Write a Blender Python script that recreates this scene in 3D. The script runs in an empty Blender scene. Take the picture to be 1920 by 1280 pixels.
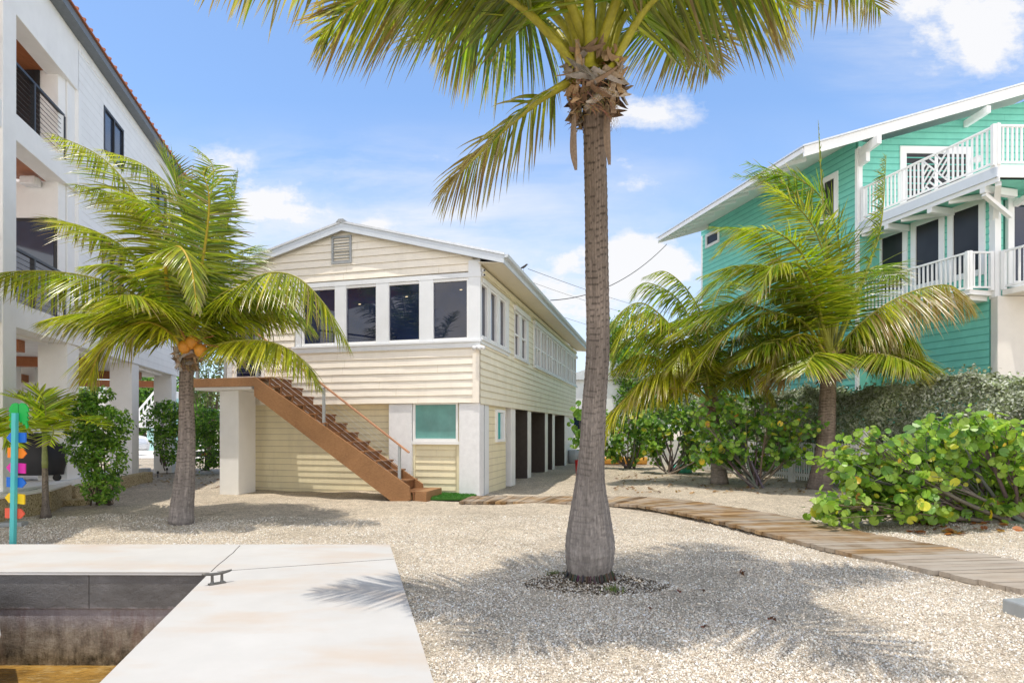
import bpy, math, random
import numpy as np
from mathutils import Vector
random.seed(7); rng = np.random.default_rng(7)
F = 1098.0; HZ = 804.0; CH = 1.5
col = bpy.context.scene.collection
PI = math.pi
def P(px, py, Y):                       # a point seen at (px, py) of the 1920 px photo, at distance Y
    return np.array([(px-960)/F*Y, Y, CH+(HZ-py)/F*Y])
def G(px, py, z=0.0):                   # the point of height z seen at (px, py)
    Y = (CH-z)*F/(py-HZ); return np.array([(px-960)/F*Y, Y, z])

# ---------------------------------------------------------------- materials
MATS = {}
class NT:
    def __init__(s, name):
        s.m = bpy.data.materials.new(name); s.m.use_nodes = True
        s.t = s.m.node_tree; s.n = s.t.nodes; s.l = s.t.links; s.n.clear()
        s.out = s.n.new('ShaderNodeOutputMaterial')
        s.pos = None; MATS[name] = s.m
    def node(s, ty, **kw):
        nd = s.n.new(ty)
        for k, v in kw.items():
            if k in nd.inputs.keys() if not isinstance(k, int) else True:
                s.set(nd.inputs[k], v)
            else: setattr(nd, k, v)
        return nd
    def set(s, sock, v):
        if hasattr(v, 'is_output') or isinstance(v, bpy.types.NodeSocket): s.l.new(v, sock)
        else:
            if isinstance(v, (tuple, list)) and len(v) == 3 and sock.type == 'RGBA': v = (*v, 1)
            sock.default_value = v
    def P(s):
        if s.pos is None: s.pos = s.n.new('ShaderNodeNewGeometry').outputs['Position']
        return s.pos
    def mapv(s, scale=(1,1,1), rot=(0,0,0), src=None):
        nd = s.n.new('ShaderNodeMapping'); s.l.new(src or s.P(), nd.inputs[0])
        nd.inputs['Scale'].default_value = scale; nd.inputs['Rotation'].default_value = rot
        return nd.outputs[0]
    def noise(s, scale, detail=4, rough=.55, vec=None, out='Fac', dist=0):
        nd = s.n.new('ShaderNodeTexNoise'); s.l.new(vec or s.P(), nd.inputs['Vector'])
        nd.inputs['Scale'].default_value = scale; nd.inputs['Detail'].default_value = detail
        nd.inputs['Roughness'].default_value = rough; nd.inputs['Distortion'].default_value = dist
        return nd.outputs[out]
    def vor(s, scale, feature='F1', vec=None, out='Distance', rnd=1):
        nd = s.n.new('ShaderNodeTexVoronoi'); nd.feature = feature; s.l.new(vec or s.P(), nd.inputs['Vector'])
        nd.inputs['Scale'].default_value = scale; nd.inputs['Randomness'].default_value = rnd
        return nd.outputs[out]
    def ramp(s, fac, stops, interp='LINEAR'):
        nd = s.n.new('ShaderNodeValToRGB'); s.l.new(fac, nd.inputs[0]); cr = nd.color_ramp; cr.interpolation = interp
        while len(cr.elements) < len(stops): cr.elements.new(.5)
        for e, (p, c) in zip(cr.elements, stops):
            e.position = p; e.color = (c, c, c, 1) if isinstance(c, (int, float)) else (*c, 1)
        return nd.outputs[0]
    def mix(s, fac, a, b, mode='MIX'):
        nd = s.n.new('ShaderNodeMix'); nd.data_type = 'RGBA'; nd.blend_type = mode
        s.set(nd.inputs[0], fac); s.set(nd.inputs[6], a); s.set(nd.inputs[7], b); return nd.outputs[2]
    def math(s, op, a, b=0.0, c=None, clamp=False):
        nd = s.n.new('ShaderNodeMath'); nd.operation = op; nd.use_clamp = clamp
        s.set(nd.inputs[0], a); s.set(nd.inputs[1], b)
        if c is not None: s.set(nd.inputs[2], c)
        return nd.outputs[0]
    def xyz(s, v=None):
        nd = s.n.new('ShaderNodeSeparateXYZ'); s.l.new(v or s.P(), nd.inputs[0]); return nd.outputs
    def attr(s, name='Col'):
        nd = s.n.new('ShaderNodeAttribute'); nd.attribute_name = name; return nd.outputs['Color']
    def bump(s, h, strength=.5, dist=.01, prev=None):
        nd = s.n.new('ShaderNodeBump'); s.l.new(h, nd.inputs['Height'])
        nd.inputs['Strength'].default_value = strength; nd.inputs['Distance'].default_value = dist
        if prev is not None: s.l.new(prev, nd.inputs['Normal'])
        return nd.outputs[0]
    def bsdf(s, color, rough=.6, metal=0, normal=None, spec=.3, trans=None, coat=0):
        b = s.n.new('ShaderNodeBsdfPrincipled')
        s.set(b.inputs['Base Color'], color); s.set(b.inputs['Roughness'], rough); s.set(b.inputs['Metallic'], metal)
        b.inputs['Specular IOR Level'].default_value = spec
        if coat: b.inputs['Coat Weight'].default_value = coat
        if normal is not None: s.l.new(normal, b.inputs['Normal'])
        o = b.outputs[0]
        if trans is not None:
            t = s.n.new('ShaderNodeBsdfTranslucent'); s.set(t.inputs[0], trans[1])
            mx = s.n.new('ShaderNodeMixShader'); mx.inputs[0].default_value = trans[0]
            s.l.new(o, mx.inputs[1]); s.l.new(t.outputs[0], mx.inputs[2]); o = mx.outputs[0]
        s.l.new(o, s.out.inputs[0]); return s.m

def paint(name, c, rough=.55, var=.06, dirt=.12, bump=.15, scale=3, spec=.3, dirtc=(.25,.22,.18)):
    t = NT(name)
    a = t.noise(scale, 5, .6); f = t.ramp(a, [(.3, 1-var), (.7, 1+var*.3)])
    cc = t.mix(1, (*c, 1), f, 'MULTIPLY')
    d = t.noise(.9, 6, .7, t.mapv((2.5, 2.5, .6))); dm = t.math('MULTIPLY', t.ramp(d, [(.5, 0), (.8, 1)]), dirt)
    cc = t.mix(dm, cc, (*dirtc, 1))
    nb = t.bump(t.noise(45, 3, .6), bump, .004)
    return t.bsdf(cc, rough, 0, nb, spec)
def simple(name, c, rough=.5, metal=0, spec=.4, coat=0):
    t = NT(name); a = t.noise(12, 3, .6); f = t.ramp(a, [(.3, .88), (.7, 1.05)])
    return t.bsdf(t.mix(1, (*c, 1), f, 'MULTIPLY'), rough, metal, None, spec, None, coat)
def leafmat(name, trans=.35, rough=.4, spec=.45, boost=1.25):
    t = NT(name); a = t.attr(); n = t.noise(9, 3, .6)
    c = t.mix(1, a, t.ramp(n, [(.3, .8), (.7, 1.12)]), 'MULTIPLY')
    tc = t.mix(1, c, (1.1*boost, 1.2*boost, .45*boost, 1), 'MULTIPLY')
    return t.bsdf(c, rough, 0, None, spec, (trans, tc))
def vcol(name, rough=.7, bump=.4, bscale=30, spec=.2, stretch=(1,1,1)):
    t = NT(name); a = t.attr(); n = t.noise(bscale, 4, .65, t.mapv(stretch))
    c = t.mix(1, a, t.ramp(n, [(.3, .72), (.7, 1.12)]), 'MULTIPLY')
    return t.bsdf(c, rough, 0, t.bump(n, bump, .008), spec)

def wood(name, c1, c2, rough=.6, ax=0, scale=6, bump=.3, spec=.25):
    t = NT(name); sc = [14, 14, 14]; sc[ax] = .9
    n = t.noise(scale, 6, .65, t.mapv(tuple(sc)), dist=.6); n2 = t.noise(1.4, 3, .6)
    c = t.ramp(n, [(.28, c1), (.72, c2)])
    c = t.mix(1, c, t.ramp(n2, [(.3, .75), (.7, 1.1)]), 'MULTIPLY')
    return t.bsdf(c, rough, 0, t.bump(n, bump, .004), spec)

paint('cream', (.94,.87,.76), .6, .05, .12)
paint('cream_side', (.91,.85,.68), .6, .08, .2, dirtc=(.42,.45,.30))
paint('cream_low', (.87,.78,.54), .6, .07, .22)
paint('trim', (.78,.80,.82), .55, .05, .14, dirtc=(.45,.45,.44))
paint('fascia', (.62,.67,.73), .5, .05, .12)
paint('white', (.88,.88,.87), .6, .04, .06)
paint('stucco', (.88,.87,.85), .75, .05, .07, bump=.35)
paint('stucco_warm', (.80,.76,.70), .75, .05, .07, bump=.35)
paint('rough_white', (.82,.82,.83), .7, .08, .12, bump=.9, scale=9, dirtc=(.55,.54,.52))
paint('teal', (.21,.63,.51), .55, .10, .28, dirtc=(.12,.45,.38))
paint('teal_window', (.12,.33,.30), .25, .2, .2, spec=.5, dirtc=(.3,.45,.42))
paint('turquoise', (.05,.42,.40), .5, .08, .05)
paint('soffit', (.80,.74,.60), .6, .04, .08)
paint('concrete_dark', (.10,.09,.085), .8, .15, .2)
simple('metal', (.45,.46,.48), .35, .8)
simple('cable', (.62,.63,.64), .3, .7)
simple('grey_metal', (.40,.42,.43), .45, .3)
simple('black_metal', (.03,.032,.036), .4, .2)
simple('grey_trim', (.16,.18,.20), .5)
simple('cleat_metal', (.15,.145,.135), .45, .5)
simple('dark', (.02,.02,.022), .6)
simple('shaded_inside', (.075,.063,.055), .85, 0, .1)  # concrete under the house, its shade painted into the colour
simple('roof_metal', (.70,.73,.76), .3, .3)
simple('roof_orange', (.50,.17,.07), .5)
simple('plastic_white', (.8,.8,.8), .35)
simple('black_cover', (.012,.012,.015), .5)
simple('tire', (.02,.02,.02), .8)
simple('red_lamp', (.5,.02,.02), .3)
simple('carpaint', (.75,.76,.78), .2, 0, .5, .6)
for nm, c in dict(sign_blue=(.02,.16,.62), sign_orange=(.95,.25,.02), sign_magenta=(.75,.03,.38), sign_yellow=(.95,.62,.02), sign_coral=(.85,.13,.07), sign_teal=(.09,.50,.50), sign_green=(.01,.42,.07), hose_green=(.10,.55,.40), kayak=(.85,.45,.1), red_paint=(.5,.03,.03)).items():
    paint(nm, c, .45, .08, .06)
wood('stair_wood', (.24,.118,.05), (.43,.23,.11), .5, 0)
wood('tread_wood', (.17,.075,.032), (.32,.155,.07), .5, 0)
wood('rail_wood', (.40,.19,.10), (.55,.30,.18), .5, 0)
wood('soffit_wood', (.28,.09,.035), (.50,.20,.085), .45, 1)
def plankmat():
    t = NT('plank'); a = t.attr()
    n = t.noise(5, 6, .7, t.mapv((3, 26, 10))); n = t.noise(7, 6, .7, dist=1.2)
    g = t.attr('Grain'); gx = t.noise(1, 6, .7, g, dist=.3)
    c = t.mix(1, a, t.ramp(gx, [(.25, .5), (.55, 1), (.8, 1.25)]), 'MULTIPLY')
    c = t.mix(t.ramp(t.noise(1.7, 4, .6), [(.42, 0), (.62, .65)]), c, (.42, .37, .31, 1))
    return t.bsdf(c, .75, 0, t.bump(gx, .5, .006), .2)
plankmat()

def glass(name, c, rough=.03, spec=.8):
    t = NT(name); n = t.noise(1.2, 2)
    return t.bsdf(t.mix(1, (*c, 1), t.ramp(n, [(.3, .7), (.7, 1.3)]), 'MULTIPLY'), rough, 0, t.bump(t.noise(.8, 2), .03, .02), spec)
glass('glass', (.008,.014,.042), .015, .7); glass('screen', (.030,.030,.033), .3, .3)
glass('glass_blue', (.03,.05,.09), .05)

def gravelmat():
    t = NT('gravel_ground')
    warp = t.noise(8, 3, .5, out='Color')
    v1 = t.vor(85, 'F1', out='Color'); d1 = t.vor(85); d2 = t.vor(36); c2 = t.vor(36, out='Color')
    x = t.xyz(v1)[0]; x2 = t.xyz(c2)[0]
    c = t.ramp(x, [(0, (.26,.22,.18)), (.12, (.44,.39,.33)), (.4, (.60,.545,.46)), (.75, (.72,.67,.585)), (1, (.82,.79,.74))])
    cb = t.ramp(x2, [(0, (.40,.35,.29)), (.5, (.60,.54,.46)), (1, (.76,.71,.63))])
    c = t.mix(.35, c, cb)
    crev = t.ramp(d1, [(.35, 1.0), (.85, .45)]); c = t.mix(.8, c, crev, 'MULTIPLY')
    big = t.ramp(t.noise(.55, 6, .62), [(.32, .86), (.62, 1.08)]); c = t.mix(1, c, big, 'MULTIPLY')
    mid = t.ramp(t.noise(4, 6, .7), [(.3, .82), (.6, 1.05)]); c = t.mix(1, c, mid, 'MULTIPLY')
    fs = t.ramp(t.noise(26, 3, .75), [(.36, .70), (.5, 1.0), (.66, 1.14)]); c = t.mix(1, c, fs, 'MULTIPLY'); fs2 = t.ramp(t.noise(9, 5, .8, t.mapv((1, .5, 1))), [(.36, .84), (.55, 1.04)]); c = t.mix(1, c, fs2, 'MULTIPLY')
    sp = t.ramp(t.noise(1.1, 5, .7), [(.62, 0), (.76, .5)]); c = t.mix(sp, c, (.42,.35,.26,1)); c = t.mix(1, c, (1.20, 1.13, 1.03, 1), 'MULTIPLY')
    h = t.math('ADD', t.math('MULTIPLY', d1, -1.0), t.math('MULTIPLY', d2, -.9))
    b = t.bump(h, .8, .018); b = t.bump(t.noise(3, 4), .4, .05, b)
    t.bsdf(c, .9, 0, b, .1)
gravelmat()
def lampmat():
    t = NT('lamp_glow'); e = t.n.new('ShaderNodeEmission'); e.inputs[0].default_value = (1, .8, .5, 1); e.inputs[1].default_value = 1.2; t.l.new(e.outputs[0], t.out.inputs[0])
lampmat()
vcol('pebble', .85, .3, 120, .12)
vcol('trunk', .85, .8, 70, .12, (1, 1, .16))
paint('shadow_joint_cream', (.66,.58,.42), .8); paint('shadow_joint_teal', (.12,.44,.36), .8); paint('shadow_joint_white', (.68,.68,.67), .8)  # darker paints for the painted lap shadows and the board joints
vcol('bark', .85, .6, 20)
vcol('fibre', .8, .7, 40, .15)
leafmat('palm_leaf', .45, .24, .8, 1.5)
leafmat('leaf', .36, .38, .45, 1.35)
leafmat('silver_leaf', .18, .5, .35, 1.0)
vcol('rachis', .45, .1, 20, .4)

def dockmat():
    t = NT('dock_concrete')
    c = t.ramp(t.noise(.9, 7, .65), [(.3, (.50,.487,.468)), (.7, (.57,.56,.545))])
    st = t.ramp(t.noise(.7, 5, .6, t.mapv((1, 2.6, 1))), [(.48, 0), (.70, .75)]); c = t.mix(st, c, (.52,.43,.35,1))
    dk = t.ramp(t.noise(2.2, 8, .75), [(.5, 0), (.75, .45)]); c = t.mix(dk, c, (.50,.50,.49,1))
    spk = t.ramp(t.noise(38, 2, .5), [(.70, 0), (.76, .5)]); c = t.mix(spk, c, (.52,.50,.47,1))
    b = t.bump(t.noise(60, 5, .7), .35, .003); b = t.bump(t.noise(2.5, 3), .2, .01, b)
    t.bsdf(c, .8, 0, b, .15)
dockmat()
def seawallmat():
    t = NT('seawall_concrete'); z = t.xyz()[2]
    n = t.noise(1.5, 7, .7, t.mapv((1, 1, 2.5))); dr = t.mix(.5, t.noise(4, 8, .75, t.mapv((1.8, 1.8, .45))), t.noise(6, 8, .8))
    zz = t.math('ADD', z, t.math('MULTIPLY', t.math('SUBTRACT', t.noise(7, 5, .7), .5), .10))
    up = t.ramp(n, [(.3, (.125,.12,.118)), (.55, (.185,.18,.18)), (.8, (.33,.32,.33))])
    m1 = t.ramp(dr, [(.3, (.26,.23,.235)), (.52, (.38,.345,.36)), (.66, (.55,.52,.56)), (.8, (.75,.72,.74))])
    m2 = t.ramp(dr, [(.38, (.11,.085,.065)), (.50, (.32,.275,.225)), (.66, (.60,.54,.46))])
    low = t.ramp(dr, [(.43, (.035,.027,.016)), (.52, (.22,.18,.12)), (.64, (.50,.44,.34))])
    def step(a, b): return t.math('MULTIPLY', t.math('SUBTRACT', a, zz), 1/(a-b), clamp=True)
    c = t.mix(step(-.31, -.335), up, m1); c = t.mix(step(-.42, -.58), c, m2); c = t.mix(step(-.66, -.84), c, low)
    edge = t.ramp(zz, [(0, 0), (1, 0)])
    rust = t.ramp(t.noise(1.3, 5, .7, t.mapv((2.5, 2.5, .5))), [(.60, 0), (.72, .6)]); c = t.mix(t.math('MULTIPLY', rust, step(-.33, -.36)), c, (.16,.05,.03,1))
    b = t.bump(t.noise(18, 8, .8), 1.0, .035)
    t.bsdf(c, .75, 0, b, .3)
seawallmat()
def coral():
    t = NT('coral_stone'); d = t.vor(34); n = t.noise(30, 6, .7)
    c = t.ramp(n, [(.35, (.12,.085,.04)), (.5, (.50,.40,.23)), (.7, (.70,.61,.42))])
    t.bsdf(c, .9, 0, t.bump(n, 1, .03), .1)
coral()
paint('pale_turquoise', (.42,.68,.66), .6, .06, .1)
def watermat():
    t = NT('water'); n = t.noise(2.2, 4, .6, t.mapv((1, 2.2, 1))); f = t.vor(9, 'DISTANCE_TO_EDGE', t.mapv((1,1.6,1), src=None))
    c = t.ramp(n, [(.3, (.14,.075,.018)), (.6, (.42,.24,.055)), (.85, (.62,.42,.14))])
    h = t.noise(7, 4, .6, t.mapv((1, 2, 1)), dist=1.0)
    c = t.mix(t.ramp(h, [(.52, 0), (.68, .5)]), c, (.55,.42,.20,1))
    t.bsdf(c, .06, 0, t.bump(h, .45, .05), .5)
watermat()
def turf():
    t = NT('turf'); n = t.noise(60, 5, .7)
    t.bsdf(t.ramp(n, [(.3, (.015,.06,.012)), (.7, (.09,.24,.045))]), .8, 0, t.bump(n, 1, .02), .1)
turf()

# ---------------------------------------------------------------- mesh helpers
WLOC = {}
def setp(o, label=None, cat=None, group=None, kind=None):
    if label: o['label'] = label
    if cat: o['category'] = cat
    if group: o['group'] = group
    if kind: o['kind'] = kind
    return o
def thing(name, loc, label, cat, group=None):
    o = bpy.data.objects.new(name, None); col.objects.link(o); o.empty_display_size = .2
    o.location = tuple(float(v) for v in loc); WLOC[o.name] = np.array(loc, float)
    return setp(o, label, cat, group)
def mkobj(name, V, FA, mats, mi=None, parent=None, cols=None, smooth=False, extra=None):
    V = np.asarray(V, float)
    if parent is not None: V = V - WLOC[parent.name]
    me = bpy.data.meshes.new(name)
    if isinstance(FA, np.ndarray):
        k = FA.shape[1]; nf = len(FA)
        me.vertices.add(len(V)); me.vertices.foreach_set('co', V.astype(np.float32).ravel())
        me.loops.add(nf*k); me.loops.foreach_set('vertex_index', FA.astype(np.int32).ravel())
        me.polygons.add(nf); me.polygons.foreach_set('loop_start', np.arange(0, nf*k, k, dtype=np.int32))
        me.polygons.foreach_set('loop_total', np.full(nf, k, dtype=np.int32))
        me.update(calc_edges=True); me.validate()
    else:
        me.from_pydata([tuple(v) for v in V], [], FA)
    for m in (mats if isinstance(mats, (list, tuple)) else [mats]): me.materials.append(MATS[m])
    if mi is not None: me.polygons.foreach_set('material_index', np.asarray(mi, dtype=np.int32))
    if cols is not None:
        c = np.ones((len(V), 4), np.float32); c[:, :3] = cols
        a = me.color_attributes.new('Col', 'FLOAT_COLOR', 'POINT'); a.data.foreach_set('color', c.ravel())
    if extra is not None:
        c = np.ones((len(V), 4), np.float32); c[:, :3] = extra
        a = me.color_attributes.new('Grain', 'FLOAT_COLOR', 'POINT'); a.data.foreach_set('color', c.ravel())
    if smooth: me.polygons.foreach_set('use_smooth', np.ones(len(me.polygons), bool))
    me.update()
    o = bpy.data.objects.new(name, me); col.objects.link(o)
    if parent is not None: o.parent = parent; WLOC[o.name] = WLOC[parent.name]
    else: WLOC[o.name] = np.zeros(3)
    return o
class Fr:                                # a local frame: u along the wall, n outwards, z up
    def __init__(s, O, u, n=None):
        s.O = np.array([O[0], O[1], 0.0]); u = np.array([u[0], u[1], 0.0]); s.u = u/np.linalg.norm(u)
        s.n = np.array([s.u[1], -s.u[0], 0.0]) if n is None else np.array([n[0], n[1], 0.0])/math.hypot(n[0], n[1])
    def pt(s, u, n, z): return s.O+s.u*u+s.n*n+np.array([0, 0, z])
    def U(s, px, n=0):                   # u at which the plane (offset n) is seen in column px
        k = (px-960)/F; O = s.O+s.n*n
        return (k*O[1]-O[0])/(s.u[0]-k*s.u[1])
    def Z(s, px, py, n=0):
        Y = (s.O+s.n*n+s.u*s.U(px, n))[1]; return CH+(HZ-py)/F*Y
W0 = Fr((0, 0), (1, 0), (0, 1))
class MB:
    def __init__(s): s.v = []; s.f = []; s.mi = []; s.c = []; s.cc = (1, 1, 1)
    def add(s, vs, fs, m=0):
        b = len(s.v); s.v += [np.asarray(v, float) for v in vs]; s.f += [tuple(b+i for i in f) for f in fs]; s.mi += [m]*len(fs); s.c += [s.cc]*len(vs)
        return s
    def box(s, u0, u1, n0, n1, z0, z1, fr=W0, m=0, ch=0):
        if u0 > u1: u0, u1 = u1, u0
        if n0 > n1: n0, n1 = n1, n0
        vs = [fr.pt(u, n, z) for z in (z0, z1) for u, n in ((u0, n0), (u1, n0), (u1, n1), (u0, n1))]
        return s.add(vs, [(0,3,2,1), (4,5,6,7), (0,1,5,4), (1,2,6,5), (2,3,7,6), (3,0,4,7)], m)
    def prism(s, pts, ext, m=0):         # polygon pts (3D) extruded by vector ext
        n = len(pts); pts = [np.asarray(p, float) for p in pts]; e = np.asarray(ext, float)
        vs = pts+[p+e for p in pts]
        return s.add(vs, [tuple(range(n)), tuple(range(2*n-1, n-1, -1))]+[(i, (i+1) % n, n+(i+1) % n, n+i) for i in range(n)], m)
    def bar(s, a, b, w, h, m=0, up=(0,0,1)):
        a = np.asarray(a, float); b = np.asarray(b, float); d = (b-a)/np.linalg.norm(b-a); up = np.array(up, float)
        if abs(d@up) > .98: up = np.array([0, 1., 0])
        x = np.cross(d, up); x /= np.linalg.norm(x); y = np.cross(x, d)
        q = [x*w/2+y*h/2, -x*w/2+y*h/2, -x*w/2-y*h/2, x*w/2-y*h/2]
        return s.add([a+k for k in q]+[b+k for k in q], [(0,1,2,3), (7,6,5,4)]+[(i, i+4, (i+1) % 4+4, (i+1) % 4) for i in range(4)], m)
    def tube(s, pts, rad, k=8, m=0, cap=True, cf=None):
        pts = [np.asarray(p, float) for p in pts]; n = len(pts); rad = [rad]*n if isinstance(rad, (int, float)) else rad
        ref = np.array([.123, .98, .05]); b = len(s.v)
        for i, p in enumerate(pts):
            d = pts[min(i+1, n-1)]-pts[max(i-1, 0)]; d = d/(np.linalg.norm(d)+1e-9)
            x = np.cross(d, ref)
            if np.linalg.norm(x) < .15: ref = np.array([.9, .1, .3]); x = np.cross(d, ref)
            x /= np.linalg.norm(x); y = np.cross(d, x); ref = np.cross(x, d)*-1 if False else ref
            for j in range(k):
                a = 2*PI*j/k; s.v.append(p+(x*math.cos(a)+y*math.sin(a))*rad[i]); s.c.append(cf(i/(n-1), a) if cf else s.cc)
        fs = [(b+i*k+j, b+i*k+(j+1) % k, b+(i+1)*k+(j+1) % k, b+(i+1)*k+j) for i in range(n-1) for j in range(k)]
        if cap: fs += [tuple(b+j for j in range(k-1, -1, -1)), tuple(b+(n-1)*k+j for j in range(k))]
        s.f += fs; s.mi += [m]*len(fs); return s
    def build(s, name, mats, parent=None, smooth=False, cols=False, bevel=0):
        o = mkobj(name, s.v, s.f, mats, s.mi, parent, np.array(s.c) if cols else None, smooth)
        if bevel:
            md = o.modifiers.new('bevel', 'BEVEL'); md.width = bevel; md.segments = 2; md.limit_method = 'ANGLE'
        return o
def nz(a): return a/(np.linalg.norm(a, axis=-1, keepdims=True)+1e-9)
def spline(pts, n):
    p = [np.asarray(q, float) for q in pts]; p = [2*p[0]-p[1]]+p+[2*p[-1]-p[-2]]; m = len(p)-3; out = []
    for i in range(n):
        t = i/(n-1)*m; k = min(int(t), m-1); f = t-k; a, b, c, d = p[k:k+4]
        out.append(.5*((2*b)+(c-a)*f+(2*a-5*b+4*c-d)*f*f+(3*b-a-3*c+d)*f**3))
    return np.array(out)

def siding(fr, z0, z1, course, spans, depth=.014, wave=0.0, seg=.5, n0=0.0, lim=None, gap=.006):  # gap: height of the dark strip painted under each lap as its shadow
    mb = MB(); z = z0; r = random.Random(int(z0*100))
    while z < z1-.01:
        zt = min(z+course, z1)
        for (a, b) in spans((z+zt)/2):
            if b-a < .02: continue
            k = max(1, int((b-a)/seg)); ph = r.random()*9
            W = lambda u: wave*(math.sin(u*1.7+ph)+.6*math.sin(u*3.9+ph*2)+.5*r.uniform(-1, 1))
            us = [a+(b-a)*i/k for i in range(k+1)]; vs = []
            for u in us:
                w = W(u); row = [(n0+depth+.002, z-gap), (n0+depth+.002, z+.001), (n0+depth+w, z+w*.8), (n0+.004, zt)]
                for nn, q in row:
                    uu = min(max(u, lim(q)[0]), lim(q)[1]) if lim else u
                    vs.append(fr.pt(uu, nn+(.0015 if lim else 0), q))
            mb.add(vs, [(4*i, 4*i+4, 4*i+5, 4*i+1) for i in range(k)], 1)  # lap shadow, painted as a dark strip below the board
            mb.add(vs, [(4*i+1, 4*i+5, 4*i+6, 4*i+2) for i in range(k)]+[(4*i+2, 4*i+6, 4*i+7, 4*i+3) for i in range(k)])
            jt = a+r.uniform(.4, 3.6)
            while jt < b-.2 and course > .12:
                if not lim or lim(z)[0]+.1 < jt < lim(zt)[1]-.1: mb.add([fr.pt(jt, n0+depth+wave+.002, z+.002), fr.pt(jt+.005, n0+depth+wave+.002, z+.002), fr.pt(jt+.005, n0+.0065, zt-.004), fr.pt(jt, n0+.0065, zt-.004)], [(0, 1, 2, 3)], 1)
                jt += r.choice((2.4, 3.6, 3.6, 4.2))
        z += course
    return mb
SKYT = (1.46, 1.64, 1.78, 1); CLOUD = (6.5, 6.5, 6.6, 1); BACK_FILL = (16.5, 15.1, 13.5, 1); SKYS = .15; SUNS = 3.65
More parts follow.
